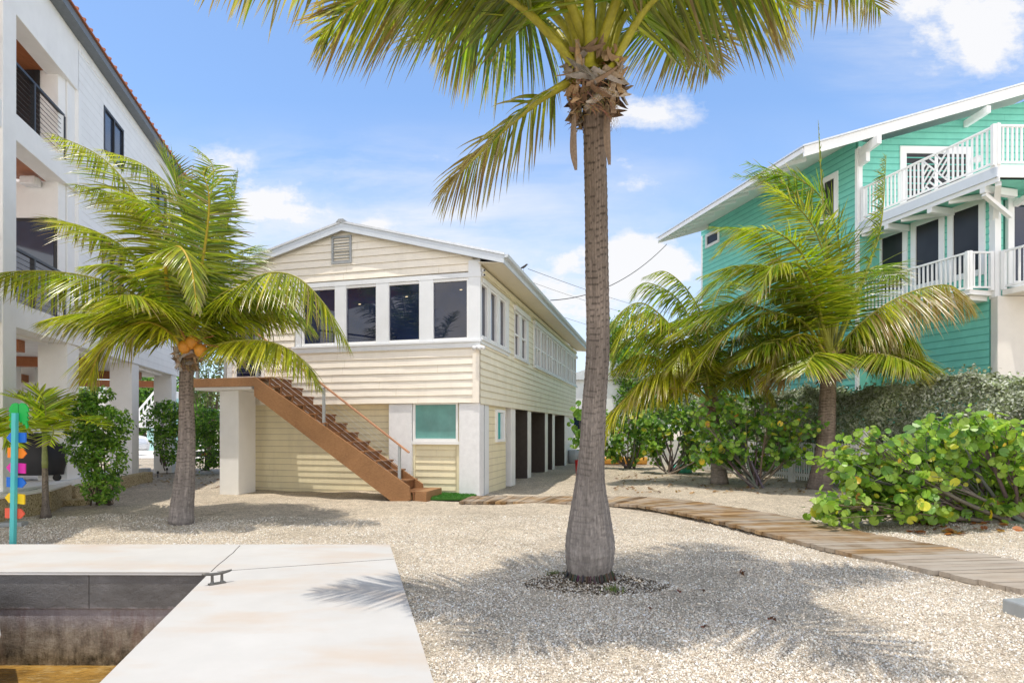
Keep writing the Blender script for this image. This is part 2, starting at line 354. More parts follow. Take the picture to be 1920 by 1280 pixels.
# ---------------------------------------------------------------- foliage
GREENS = dict(a=(.075,.175,.018), b=(.24,.37,.025), y=(.72,.62,.06), br=(.36,.22,.09), pale=(.55,.48,.32))
def frond(name, pts, parent, n=70, ll=.6, lw=.030, g=.55, wind=(-.12, .05, 0), dry=.15, yel=.3, bare=.16, r0=.03, seg=5, lift=.3, seed=0, spread=.75, rc=(.34,.33,.045), dead=0.0, tw=0.0, cb=1.0):
    R = np.random.default_rng(seed+11); M = 44; path = spline(pts, M)
    dd = np.linalg.norm(np.diff(path, axis=0), axis=1); s = np.concatenate([[0], np.cumsum(dd)]); s /= s[-1]
    Ts = nz(np.gradient(path, axis=0)); h = np.array([0, 0, 1.])
    S = np.cross(Ts, h); 
    # keep side vector steady where the rachis is nearly vertical
    d0 = path[-1]-path[0]; s0 = np.cross(nz(np.array([d0[0], d0[1], 0.])), h)
    if np.linalg.norm(s0) < .1: s0 = np.array([1., 0, 0])
    for i in range(M):
        if S[i]@s0 < 0: S[i] = -S[i]
        w = min(1, np.linalg.norm(S[i])*2.5); S[i] = nz(S[i]*w+s0*(1-w)*.6)
        S[i] = nz(S[i]-Ts[i]*(S[i]@Ts[i]))
    Us = nz(np.cross(S, Ts))
    if tw: 
        c, q = math.cos(tw), math.sin(tw); S, Us = S*c+Us*q, Us*c-S*q
    V = []; FQ = []; C = []; MI = []; base = 0
    # rachis
    k = 6; rr = r0*(1-s)**.8+.0035; rr[0] *= 1.5; rr[1] *= 1.3
    for j in range(k):
        a = 2*PI*j/k; V.append(path+(S*math.cos(a)*1.25+Us*math.sin(a)*.8)*rr[:, None])
    V = [np.stack(V, 1).reshape(-1, 3)]
    ii, jj = np.meshgrid(np.arange(M-1), np.arange(k), indexing='ij'); q = ii*k+jj; q2 = ii*k+(jj+1) % k
    FQ.append(np.stack([q, q2, q2+k, q+k], -1).reshape(-1, 4)); MI.append(np.ones(len(FQ[0]), int))
    rcc = np.array(rc)*(1-.5*dead); C.append(np.tile(rcc, (M*k, 1))*(1-.15*R.random((M*k, 1)))); base = M*k
    for side in (-1, 1):
        t = bare+(1-bare)*(np.arange(n)+R.uniform(-.35, .35, n))/n; t = np.clip(t, 0, .998)
        def itp(A): return np.stack([np.interp(t, s, A[:, c]) for c in range(3)], 1)
        p = itp(path); T = nz(itp(Ts)); Sd = nz(itp(S))*side; U = nz(itp(Us))
        tn = (t-bare)/(1-bare)
        L = 1.12*ll*np.sin(PI*(.20+.77*tn))**.75*R.uniform(.84, 1.1, n); L = np.maximum(L, ll*.22)
        L = np.where(R.random(n) < .05, L*.45, L)
        a = np.radians(14+38*tn**1.8+24*np.clip(T[:, 2], 0, 1)*(1-.5*tn)+R.normal(0, 4, n))[:, None]
        clump = np.sin(np.arange(n)*.9+seed)*.12*np.sin(np.arange(n)*.37)
        d = nz(Sd*np.cos(a)*spread/.75+T*np.sin(a)+U*(lift+R.normal(0, .10, n)+clump)[:, None]+np.array([wind[0], wind[1], wind[2]-1.0])*g*1.05)
        W = nz(np.cross(d, U)+R.normal(0, .12, (n, 3)))
        gv = np.array([wind[0], wind[1], wind[2]-1.0]); gg = (g*R.uniform(.7, 1.35, n))[:, None]
        cur = p.copy(); pos = [cur]; dirs = [d]
        for q in range(seg):
            f = (q+.6)/seg; d = nz(d+gv*gg*(.62*f+.06)*(L/ll)[:, None]**.5*5/seg*.30); cur = cur+d*(L/seg)[:, None]; pos.append(cur); dirs.append(d)
        w = lw*R.uniform(.75, 1.15, n)*np.clip(L/ll*1.3, .5, 1)
        yl = np.clip(R.normal(yel, .22, n), 0, 1)[:, None]; gm = R.random((n, 1))
        gr = np.array(GREENS['a'])*(1-gm)+np.array(GREENS['b'])*gm; basec = gr*(1-yl*.75)+np.array(GREENS['y'])*yl*.75
        brn = np.clip(dry*(.5+1.1*tn)+R.normal(0, .12, n), 0, 1); wid = [.45, 1, .95, .78, .5, 0.]
        isdead = (R.random(n) < dead+dry*.12)[:, None]
        dc = np.array(GREENS['br'])*(1-gm)+np.array(GREENS['pale'])*gm
        basec = np.minimum(basec*R.uniform(.38, 1.35, (n, 1))*cb, .9); basec = np.where(isdead, dc, basec)
        vs = []; cs = []
        for q in range(seg+1):
            f = q/seg; ww = np.interp(f, np.linspace(0, 1, 6), wid); D = dirs[q]
            Wq = nz(W-D*np.sum(W*D, 1, keepdims=True)); N = nz(np.cross(Wq, D)); hw = (w*ww/2)[:, None]
            vs += [pos[q]-Wq*hw+N*hw*.55, pos[q], pos[q]+Wq*hw+N*hw*.55]
            m = np.clip((f-(1-brn*1.1))*4, 0, 1)[:, None]; cc = basec*(1-m)+dc*m*.9
            cs += [cc, cc*.9+np.array([.03, .03, 0.])*(1-m), cc]
        nv = 3*(seg+1); V.append(np.stack(vs, 1).reshape(-1, 3)); C.append(np.stack(cs, 1).reshape(-1, 3))
        o = (base+np.arange(n)*nv)[:, None]
        for q in range(seg):
            for z in (0, 1):
                FQ.append(np.concatenate([o+3*q+z, o+3*q+z+1, o+3*q+z+4, o+3*q+z+3], 1)); MI.append(np.zeros(n, int))
        base += n*nv
    return mkobj(name, np.concatenate(V), np.concatenate(FQ), ['palm_leaf', 'rachis'], np.concatenate(MI), parent, np.concatenate(C), smooth=False)

def arc(C, az, el, L, droop, bend=0.0):
    """rachis points leaving C at azimuth az (0 = +X), elevation el, falling by droop"""
    out = []; az = math.radians(az); e = math.radians(el); p = np.array(C, float); n = 6
    for i in range(n):
        out.append(p.copy()); e2 = e-math.radians(droop)*((i+.5)/n)**1.2; a2 = az+math.radians(bend)*i/n
        p = p+np.array([math.cos(a2)*math.cos(e2), math.sin(a2)*math.cos(e2), math.sin(e2)])*L/(n-1)
    return out

def trunk(name, prof, parent, c0, c1, ring=.045, k=28, seed=0, fiss=.02, ramp=.012):
    """prof: list of (point, radius) from the base up"""
    r = np.random.default_rng(seed); pts = spline([p for p, _ in prof], 160); u = np.linspace(0, 1, 160)
    rad = np.array([float(v) for v in np.interp(u, np.linspace(0, 1, len(prof)), [q for _, q in prof])])
    kk = np.array([1, 4, 6, 4, 1.]); kk /= kk.sum(); rad[2:-2] = np.convolve(rad, kk, 'valid')
    L = np.concatenate([[0], np.cumsum(np.linalg.norm(np.diff(pts, axis=0), axis=1))])
    NN = int(L[-1]/.014); lin = np.linspace(0, L[-1], NN); P_ = np.stack([np.interp(lin, L, pts[:, c]) for c in range(3)], 1); Rr = np.interp(lin, L, rad)
    T = nz(np.gradient(P_, axis=0)); X = nz(np.cross(T, np.array([0, 1., .01]))); Y = np.cross(T, X)
    ph = r.normal(0, 1, 6); V = np.zeros((NN, k, 3)); C = np.zeros((NN, k, 3))
    ang = 2*PI*np.arange(k)/k; t = (lin/L[-1])[:, None]
    warp = .012*np.sin(ang*2+ph[0])+.006*np.sin(ang*5+ph[1])
    saw = ((lin[:, None]+warp[None]+.3*ring*np.sin(lin[:, None]*3+ph[2]))/ring) % 1.0
    nn = r.normal(0, 1, (NN, k)); nn = (nn+np.roll(nn, 1, 0)+np.roll(nn, 1, 1)+np.roll(nn, 2, 0))/2
    fi = np.repeat(r.normal(0, 1, (1, k)), NN, 0)+np.cumsum(r.normal(0, .16, (NN, k)), 0)
    rr = Rr[:, None]*(1+ramp*3*(saw-.5)*(.35+.65*t)+fiss*np.tanh(fi)*.7*(1-.5*t)+.008*nn)
    V = P_[:, None]+(X[:, None]*np.cos(ang)[None, :, None]+Y[:, None]*np.sin(ang)[None, :, None])*rr[..., None]
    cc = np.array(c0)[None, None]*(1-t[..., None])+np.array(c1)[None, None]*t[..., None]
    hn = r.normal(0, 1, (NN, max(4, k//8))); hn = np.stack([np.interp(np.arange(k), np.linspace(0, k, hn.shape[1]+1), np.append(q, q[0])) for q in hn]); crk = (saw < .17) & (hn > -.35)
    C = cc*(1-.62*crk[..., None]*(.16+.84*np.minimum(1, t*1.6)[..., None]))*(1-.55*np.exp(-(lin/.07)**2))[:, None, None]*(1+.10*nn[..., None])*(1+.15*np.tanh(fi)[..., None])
    g = r.normal(0, 1, (NN//14+2)); C = C*(1+.10*np.interp(np.arange(NN)/14, np.arange(len(g)), g))[:, None, None]
    ii, jj = np.meshgrid(np.arange(NN-1), np.arange(k), indexing='ij'); q = ii*k+jj; q2 = ii*k+(jj+1) % k
    FQ = np.stack([q, q2, q2+k, q+k], -1).reshape(-1, 4)
    return mkobj(name, V.reshape(-1, 3), FQ, 'trunk', None, parent, np.clip(C, .01, 1).reshape(-1, 3), smooth=True)

def boots(name, C, parent, rad, h, n=40, size=.3, seed=0, seedtop=0.12):
    """papery leaf bases and fibre wrapped round a palm's neck"""
    r = random.Random(seed); mb = MB(); C = np.array(C, float)
    for i in range(n):
        a = r.uniform(0, 2*PI); f = r.random(); z = h*(f-.55); o = np.array([math.cos(a), math.sin(a), 0]); tdir = np.array([-o[1], o[0], 0])
        rr = rad*(.75+.55*math.sin(min(1, f*1.1)*PI*.8)); L = size*r.uniform(.6, 1.15); w = size*r.uniform(.16, .3)
        tone = r.choice([(.42,.28,.17), (.50,.38,.27), (.32,.22,.15), (.50,.43,.36), (.25,.16,.10), (.46,.30,.17), (.38,.34,.31)]); k = r.uniform(.75, 1.2); mb.cc = tuple(c*k for c in tone)
        lean = r.uniform(-1.1, 1.1); up = r.uniform(-.5, .9); d = tdir*lean+np.array([0, 0, up])+o*r.uniform(0, .3); d /= np.linalg.norm(d); cr = np.cross(d, o); cr /= np.linalg.norm(cr)
        p = C+o*rr+np.array([0, 0, z]); vs = []; S = 6; curl = r.uniform(-.4, .5)
        for q in range(S+1):
            t = q/S; ww = w*math.sin(PI*(.12+.86*t))**.7*.5; pp = p+d*(t-.5)*L+o*(curl*(t-.5)**2*L*1.3+.02)
            # hug the neck
            rel = pp-C; hr = math.hypot(rel[0], rel[1]); 
            if hr < rr*.95: pp = pp+o*(rr*.95-hr)
            vs += [pp-cr*ww-o*.02, pp+o*.022*(1-t), pp+cr*ww-o*.02]
        fs = []
        for q in range(S): fs += [(3*q, 3*q+1, 3*q+4, 3*q+3), (3*q+1, 3*q+2, 3*q+5, 3*q+4)]
        mb.add(vs, fs)
    for i in range(n*7):                # fibre strands
        a = r.uniform(0, 2*PI); o = np.array([math.cos(a), math.sin(a), 0]); td = np.array([-o[1], o[0], 0]); mb.cc = tuple(c*r.uniform(.7, 1.2) for c in (.30,.19,.10))
        p = C+o*rad*r.uniform(.85, 1.25)+np.array([0, 0, h*r.uniform(-.75, .1)]); d = td*r.uniform(-1, 1)+np.array([0, 0, r.uniform(-1, .4)]); L = size*r.uniform(.2, .5)
        q = [p, p+d*L*.5+o*.02, p+d*L+o*r.uniform(-.01, .05)-np.array([0, 0, .02])]; w = np.array([0, 0, 1])*.0025+td*.003
        mb.add([q[0]-w, q[0]+w, q[1]+w, q[1]-w, q[2]], [(0, 1, 2, 3), (3, 2, 4)])
    return mb.build(name, 'fibre', parent, cols=True)

def scatter(V0, F0, cen, X, Y, Z, size, colr):
    """copies of a leaf (V0 in local x,y,z) at cen with axes X,Y,Z"""
    N = len(cen); k = len(V0); V = cen[:, None]+(X[:, None]*V0[None, :, 0, None]+Y[:, None]*V0[None, :, 1, None]+Z[:, None]*V0[None, :, 2, None])*size[:, None, None]
    FA = (np.arange(N)[:, None, None]*k+np.array(F0)[None]).reshape(-1, np.array(F0).shape[1])
    C = np.repeat(colr[:, None], k, 1)
    return V.reshape(-1, 3), FA, C.reshape(-1, 3)
def axes(Nrm, R):
    N = nz(Nrm); r = nz(R.normal(0, 1, N.shape)); Y = nz(r-N*np.sum(r*N, 1, keepdims=True)); return np.cross(Y, N), Y, N
def round_leaf():
    V = [(0, -.05, 0), (0, .5, -.02)]; a = np.linspace(-PI/2+.18, PI/2-.25, 5)
    for sgn in (1, -1):
        for q in a: V.append((sgn*math.cos(q)*.52, math.sin(q)*.5, .10*math.cos(q)))
    V = np.array(V); return V, [(0, 2, 3, 3), (0, 3, 4, 4), (0, 4, 5, 5), (0, 5, 6, 6), (0, 6, 1, 1), (0, 8, 7, 7), (0, 9, 8, 8), (0, 10, 9, 9), (0, 11, 10, 10), (0, 1, 11, 11)]
def pointed_leaf(w=.42):
    V = np.array([(0, -.5, 0), (w*.5, -.05, .07), (0, -.02, 0), (-w*.5, -.05, .07), (w*.3, .3, .03), (0, .5, -.05), (-w*.3, .3, .03)])
    return V, [(0, 1, 4, 2), (2, 4, 5, 5), (0, 2, 6, 3), (2, 5, 6, 6)]
def fix(FA):                            # drop degenerate repeats: triangles for quads with a doubled last corner
    return [tuple(f[:3]) if f[2] == f[3] else tuple(f) for f in FA.tolist()]
def leafobj(name, mat, V0, F0, cen, nrm, size, colr, parent, R, jit=.55):
    X, Y, Z = axes(nz(nrm)+R.normal(0, jit, nrm.shape), R); V, FA, C = scatter(V0, F0, cen, X, Y, Z, size, colr)
    return mkobj(name, V, fix(FA), mat, None, parent, C)
def mixcol(R, n, pal, wts):
    i = R.choice(len(pal), n, p=np.array(wts)/sum(wts)); return np.array(pal)[i]*R.uniform(.75, 1.25, (n, 1))

def shrub(name, base, tips, parent_label, cat, leafn, size, pal, wts, seed, kind='round', spreadr=.28, stem=.03, group=None, nstem=6, barkc=(.20,.17,.14), up=.6):
    """tips: list of (point, radius): foliage clumps, each fed by branches from base"""
    R = np.random.default_rng(seed); r = random.Random(seed); root = thing(name, base, parent_label, cat, group)
    mb = MB(); base = np.array(base, float); cen = []; nrm = []; tot = sum(q[1]**2 for q in tips)
    V0, F0 = round_leaf() if kind == 'round' else pointed_leaf()
    mid = np.mean([q[0] for q in tips], 0)
    for (tp, rd) in tips:
        tp = np.array(tp, float); st = base+np.array([r.uniform(-.18, .18), r.uniform(-.18, .18), -.03])
        m1 = st*.55+tp*.45+R.normal(0, .09, 3)*np.array([1, 1, .6]); m1[2] = max(m1[2], .15)
        pth = spline([st, m1, tp], 10); mb.cc = tuple(c*r.uniform(.8, 1.25) for c in barkc)
        mb.tube(pth, [stem*(1-.75*i/9) for i in range(10)], 6, cap=False)
        nt = max(5, int(leafn*rd**2/tot/7))
        for j in range(nt):
            dv = nz(R.normal(0, 1, 3)+np.array([0, 0, .15])); e = tp+dv*rd*np.array([1, 1, .8])*R.uniform(.45, 1.0)**.6
            s0 = pth[r.randint(4, 9)]; mb.tube(spline([s0, (s0+e)/2+R.normal(0, .05, 3), e], 5), [stem*.28, stem*.22, stem*.16, stem*.12, stem*.08], 4, cap=False)
            for q in range(7):
                f = R.uniform(.45, 1.05); c = s0*(1-f)+e*f+R.normal(0, size*.55, 3)
                if c[2] < .06: c[2] = .06+R.random()*.1
                cen.append(c); nrm.append(dv*.5+np.array([-.15, -.35, up]))
    cen = np.array(cen); nrm = np.array(nrm); n = len(cen)
    colr = mixcol(R, n, pal, wts); sz = size*R.uniform(.45, 1.28, n)
    mb.build('branch', 'bark', root, True, True)
    leafobj('foliage', 'leaf', V0, F0, cen, nrm, sz, colr, root, R, .6); return root
# ================================================================ SETTING
dT = np.array([-.2636, .9646])          # the lots all run in this direction
dock_r = [G(730,1020,.05)[:2], G(812,1280,.05)[:2]]; dd = (dock_r[1]-dock_r[0]); dd /= np.linalg.norm(dd)
A = dock_r[0]; Bp = A+dd*11.5           # right edge of the pier
I0 = G(395,1072,.05)[:2]; J = I0+dd*9.9  # inner corner and inner edge
YB = A[1]                                # far edge of the slab
poly = [A, Bp, J, I0, np.array([-22, I0[1]+.14]), np.array([-22, YB+.02])]
wall_y = I0[1]
def inpoly(x, y, pl):
    c = False; n = len(pl)
    for i in range(n):
        x1, y1 = pl[i]; x2, y2 = pl[(i+1) % n]
        if (y1 > y) != (y2 > y) and x < (x2-x1)*(y-y1)/(y2-y1)+x1: c = not c
    return c
canal = [A+np.array([-.28, -.28]), Bp+np.array([-.28, 0]), np.array([-22, Bp[1]]), np.array([-22, YB-.28])]
def gz(x, y):
    a = .030*math.sin(x*.9+1.3)*math.sin(y*.7+.4)+.018*math.sin(x*2.3+y*1.1)+.010*math.sin(x*4.1-y*3.3)
    w = min(1, max(0, (y-YB-.1)/1.5)) if x < A[0]+.5 else min(1, max(0, (x-(A[0]+(y-A[1])*dd[0]/dd[1])-.1)/1.0)) if y < YB+1 else 1
    d = math.hypot(x-.77, y-5.86); mound = .05*math.exp(-(d/.5)**2)
    return a*w-.012+mound
xs = np.concatenate([[-600, -200, -80, -40], np.arange(-24, 16.01, .22), [20, 30, 60, 150, 600]])
ys = np.concatenate([np.arange(-6, 24.01, .22), [27, 32, 40, 60, 100, 250, 900]])
V = []; FA = []
for y in ys:
    for x in xs: V.append((x, y, gz(x, y) if abs(x) < 30 and y < 25 else -.012))
nx = len(xs)
for j in range(len(ys)-1):
    for i in range(nx-1):
        q = [(xs[i], ys[j]), (xs[i+1], ys[j]), (xs[i+1], ys[j+1]), (xs[i], ys[j+1])]
        if all(inpoly(x, y, canal) for x, y in q) or (xs[i+1] <= -21 and ys[j+1] < YB): continue
        FA.append((j*nx+i, j*nx+i+1, (j+1)*nx+i+1, (j+1)*nx+i))
setp(mkobj('ground', V, FA, 'gravel_ground', smooth=True), 'pale crushed coral gravel ground of the yard', 'ground', kind='structure')
# loose gravel on top
def pebbles():
    R = np.random.default_rng(3); N = 230000
    Y = 2.9*np.exp(R.random(N)*1.25); X = (R.random(N)*1.95-1.0)*.98*Y*1.0
    ok = (X > A[0]+(Y-A[1])*dd[0]/dd[1]+.01) | (Y > YB+.04); X = X[ok]; Y = Y[ok]; pn = np.sin(X*2.1+Y*1.3)+np.sin(X*4.7-Y*3.1+1)+.8*np.sin(X*1.1+Y*5.2+2)+.6*np.sin(X*9.1+Y*7.7); kp = R.random(len(X)) < np.clip(.72+.28*pn, .22, 1); X = X[kp]; Y = Y[kp]
    ok = np.array([True]*len(X)); s = R.gamma(5, .00098, len(X))+.0022; s = np.clip(s, .003, .017)
    t = (1+5**.5)/2; iv = nz(np.array([(-1,t,0),(1,t,0),(-1,-t,0),(1,-t,0),(0,-1,t),(0,1,t),(0,-1,-t),(0,1,-t),(t,0,-1),(t,0,1),(-t,0,-1),(-t,0,1)], float))
    fc = np.array([(0,11,5),(0,5,1),(0,1,7),(0,7,10),(0,10,11),(1,5,9),(5,11,4),(11,10,2),(10,7,6),(7,1,8),(3,9,4),(3,4,2),(3,2,6),(3,6,8),(3,8,9),(4,9,5),(2,4,11),(6,2,10),(8,6,7),(9,8,1)])
    n = len(X); q = R.normal(0, 1, (n, 4)); q /= np.linalg.norm(q, axis=1, keepdims=True); w, x, y, z = q.T
    M = np.stack([np.stack([1-2*(y*y+z*z), 2*(x*y-z*w), 2*(x*z+y*w)], 1), np.stack([2*(x*y+z*w), 1-2*(x*x+z*z), 2*(y*z-x*w)], 1), np.stack([2*(x*z-y*w), 2*(y*z+x*w), 1-2*(x*x+y*y)], 1)], 1)
    sh = np.stack([R.uniform(.8, 1.3, n), R.uniform(.6, 1.0, n), R.uniform(.45, .8, n)], 1)
    loc = iv[None]*sh[:, None]*(1+R.normal(0, .13, (n, 12, 1))); loc = np.einsum('nij,nkj->nki', M, loc)*s[:, None, None]
    zz = np.array([gz(a, b) for a, b in zip(X, Y)]); V = loc+np.stack([X, Y, zz+s*.25], 1)[:, None]
    c = mixcol(R, n, [(.90,.83,.73), (.80,.715,.60), (.67,.57,.45), (.44,.37,.30), (.92,.88,.81)], [5, 6, 3, .9, 3])*.95
    FA = (np.arange(n)[:, None, None]*12+fc[None]).reshape(-1, 3)
    o = mkobj('gravel', V.reshape(-1, 3), FA, 'pebble', None, None, np.repeat(np.clip(c, 0, .9)[:, None], 12, 1).reshape(-1, 3))
    setp(o, 'loose pale coral gravel scattered over the yard', 'gravel', kind='stuff')
pebbles()
# canal
mb = MB(); mb.add([(-22, -8, -.91), (1.5, -8, -.91), (1.5, wall_y+.2, -.91), (-22, wall_y+.2, -.91)], [(0, 1, 2, 3)])
setp(mb.build('water', 'water'), 'shallow amber canal water below the seawall', 'water', kind='structure')
# pier slab
dk = thing('concrete_dock', (A[0]-.6, A[1]-1, 0), 'L shaped pale concrete dock slab running along the canal', 'dock')
mb = MB(); mb.prism([(p[0], p[1], .022) for p in reversed(poly)], (0, 0, .028)); mb.build('slab', 'dock_concrete', dk, bevel=.006)
mb = MB()
side = [(J+np.array([.02, 0])), (I0+np.array([.03, .0]))]
mb.prism([(p[0], p[1], -1.8) for p in [A+(-.06, -.06), Bp+(-.06, 0), J+(.05, 0), I0+(.05, .0)]][::-1], (0, 0, 1.820)); mb.build('foundation', 'seawall_concrete', dk)
mb = MB()
q0 = G(420,1066,.05); q1 = G(742,1065,.05); mb.bar((I0[0]+.05, I0[1]+.03, .0505), (A[0]+dd[0]*.86, A[1]+dd[1]*.86, .0505), .008, .003)
pts = [G(a, b, .0505) for a, b in ((396,1071), (404,1063), (412,1056), (421,1049), (430,1041), (437,1036), (443,1029), (450,1022))]
for i in range(7): mb.bar(pts[i], pts[i+1], .009, .003)
mb.build('crack', 'concrete_dark', dk)
# seawall
yb_ = lambda x: wall_y+.012+.14*(I0[0]-x)/(I0[0]+22)
sw = thing('seawall', (-8, wall_y, -.9), 'stained dark concrete seawall dropping from the dock to the canal water', 'seawall')
mb = MB(); mb.box(-22, I0[0]+.3, wall_y+.142, wall_y+.6, -.33, .020)
for bx0, bx1 in ((-22, -9.2), (-9.19, -4.31), (-4.305, I0[0]+.05)): mb.add([(bx0, yb_(bx0), -.33), (bx1, yb_(bx1), -.33), (bx1, yb_(bx1), .021), (bx0, yb_(bx0), .021), (bx0, wall_y+.5, -.33), (bx1, wall_y+.5, -.33), (bx1, wall_y+.5, .021), (bx0, wall_y+.5, .021)], [(0,1,2,3), (0,4,5,1), (1,5,6,2), (4,0,3,7)])
mb.build('cap_beam', 'seawall_concrete', sw, bevel=.006)
mb = MB(); mb.add([(-22, yb_(-22)+.015, -1.8), (I0[0]+.05, yb_(I0[0])+.015, -1.8), (I0[0]+.05, yb_(I0[0])+.015, -.332), (-22, yb_(-22)+.015, -.332)], [(0, 1, 2, 3)]); mb.build('lower_wall', 'seawall_concrete', sw)
mb = MB()
for px, py in ((131,1099), (283,1099), (83,1100)):
    c = P(px, py, wall_y+.05); mb.tube([c+(0, .02, 0), c-(0, .004, 0)], .028 if px == 131 else .018, 12)
mb.build('bolt_plate', 'grey_metal', sw)
# boat rubbing strake showing at the left edge
bt = thing('moored_boat', (-5.75, 4.6, -.9), 'white hull edge of a small boat moored against the seawall', 'boat')
mb = MB(); prof = []
for i in range(13):
    t = i/12; prof.append(np.array([-5.02-.10-.9*(t-.5)**2*1.2, 5.15, -.62+.62*t-.0]))
stn = []
for j in range(9):
    f = j/8; y = 5.75-f*5; taper = 1-max(0, .10-f)*3.0
    ring = [(-4.44-2.0+dx*taper, y+.0, z) for dx, z in ((-.9, -.08), (1.75, -.08), (1.93, -.14), (1.97, -.30), (1.88, -.55), (1.5, -.95), (0, -1.1))]
    stn += ring
k = 7; mb.add(stn, [(j*k+i, j*k+i+1, (j+1)*k+i+1, (j+1)*k+i) for j in range(8) for i in range(k-1)]+[tuple(range(k-1, -1, -1))]+[(j*k, (j+1)*k, (j+1)*k+1, j*k+1) for j in range(8)][:0])
mb.build('hull', 'plastic_white', bt, smooth=False)
mb = MB(); mb.tube([(-4.50-.59*max(0, .10-j/8)*10, 5.72-j/8*5, -.27) for j in range(9)], .035, 8); mb.build('rubbing_strake', 'grey_metal', bt, True)
# cleat
cl = thing('dock_cleat', G(407,1095,.05), 'grey galvanised mooring cleat bolted near the inner corner of the dock', 'cleat')
c = G(407,1094,.05); ax = np.array([.74, .67, 0]); ax /= np.linalg.norm(ax); mb = MB()
mb.tube([c+ax*(t*.13)+np.array([0, 0, .095+.016*abs(t)**2]) for t in (-1, -.8, -.4, 0, .4, .8, 1)], [.007, .012, .014, .014, .014, .012, .007], 10)
mb.build('horn', 'cleat_metal', cl, True); mb = MB()
for sgn in (-1, 1): mb.tube([c+ax*sgn*.042+np.array([0, 0, z]) for z in (.0, .03, .095)], [.024, .014, .013], 8)
frc = Fr(c[:2], ax[:2]); mb.box(-.075, .075, -.028, .028, .0505, .062, frc); mb.build('base', 'cleat_metal', cl, bevel=.003)
# boardwalk
near = [(860,940), (970,941), (1074,942), (1140,943.5), (1198,947), (1287,962), (1375,983), (1459,1004), (1545,1025), (1631,1045), (1700,1059), (1769,1072), (1845,1089), (1920,1105)]
far = [(882,929.5), (998,929.5), (1108,929.5), (1195,930), (1290,937.5), (1425,957.5), (1535,978.5), (1645,1001), (1755,1020), (1855,1039), (1925,1053), (1990,1066), (2075,1083), (2160,1099)]
def planks():
    Np = np.array([G(a, b, .05) for a, b in near]); Fp = np.array([G(a, b, .05) for a, b in far])
    def res(Q, s):
        return np.stack([np.interp(s*dN[-1], dN, Q[:, c]) for c in range(3)], 1), dN[-1]
    dN = np.concatenate([[0], np.cumsum(np.linalg.norm(np.diff(Np[:, :2], axis=0), axis=1)*.5+np.linalg.norm(np.diff(Fp[:, :2], axis=0), axis=1)*.5)]); n = 84; s = np.linspace(0, 1, n+1); a, L = res(Np, s); b, L2 = res(Fp, s)
    V = []; FA = []; C = []; E = []; r = random.Random(5)
    for i in range(n):
        e = .006/(L/n); ov0 = r.uniform(-.03, .03); ov1 = r.uniform(-.03, .03); dz = r.uniform(-.004, .006)
        p = [a[i]*(1-e)+a[i+1]*e, a[i]*e+a[i+1]*(1-e), b[i]*e+b[i+1]*(1-e), b[i]*(1-e)+b[i+1]*e]
        w = nz(p[3]-p[0]); p[0] = p[0]-w*ov0; p[1] = p[1]-w*ov0; p[2] = p[2]+w*ov1; p[3] = p[3]+w*ov1; k = len(V)
        cc = np.array(r.choice([(.27,.165,.075), (.33,.205,.095), (.21,.125,.055), (.37,.25,.135), (.33,.255,.175), (.28,.17,.08), (.15,.088,.04)]))*r.uniform(.8, 1.12)
        if i > n-13: cc = cc*.4+np.array((.46,.42,.37))*.6
        ln = np.linalg.norm(p[3]-p[0]); off = r.random()*50
        for z, zo in ((.0, 0), (.05, 1)):
            for j, q in enumerate(p): V.append((q[0], q[1], z+dz+gz(q[0], q[1])*0)); C.append(cc); E.append((off+(0 if j in (0, 1) else ln*1.2), (0 if j in (0, 3) else 3.5)+off, zo*.5))
        FA += [tuple(k+x for x in f) for f in ((0,3,2,1), (4,5,6,7), (0,1,5,4), (1,2,6,5), (2,3,7,6), (3,0,4,7))]
    setp(mkobj('path', V, FA, 'plank', None, None, np.array(C), extra=np.array(E)), 'weathered brown plank boardwalk curving across the gravel', 'path', kind='structure')
planks()
mb = MB(); tf = [G(795,925,.0)+(0, 0, 0), G(905,925,.0), G(880,937,.0), G(758,937,.0)]
pt = [np.array([q[0], q[1], 0]) for q in tf]; mb.prism([p for p in pt][::-1], (0, 0, .045))
R = np.random.default_rng(8); n = 5200; uv = R.random((n, 2)); cen = (pt[0]*(1-uv[:, :1])+pt[1]*uv[:, :1])*(1-uv[:, 1:])+(pt[3]*(1-uv[:, :1])+pt[2]*uv[:, :1])*uv[:, 1:]
cen = cen+(0, 0, .06); V0 = np.array([(-.12, 0, -.5), (.12, 0, -.5), (0, .2, .5)]); X = nz(R.normal(0, 1, (n, 3))*(1, 1, .1)); Z = nz(np.array([0, 0, 1.])+R.normal(0, .35, (n, 3))); Yx = np.cross(Z, X)
V, FA, C = scatter(V0, [(0, 1, 2)], cen, X, Yx, Z, R.uniform(.03, .05, n), mixcol(R, n, [(.05,.19,.03), (.09,.27,.05)], [1, 1]))
mt = thing('turf_mat', (pt[0]+pt[2])/2, 'bright green artificial turf mat at the foot of the stairs', 'mat')
mb.build('backing', 'turf', mt); mkobj('pile', V, FA, 'leaf', None, mt, C)

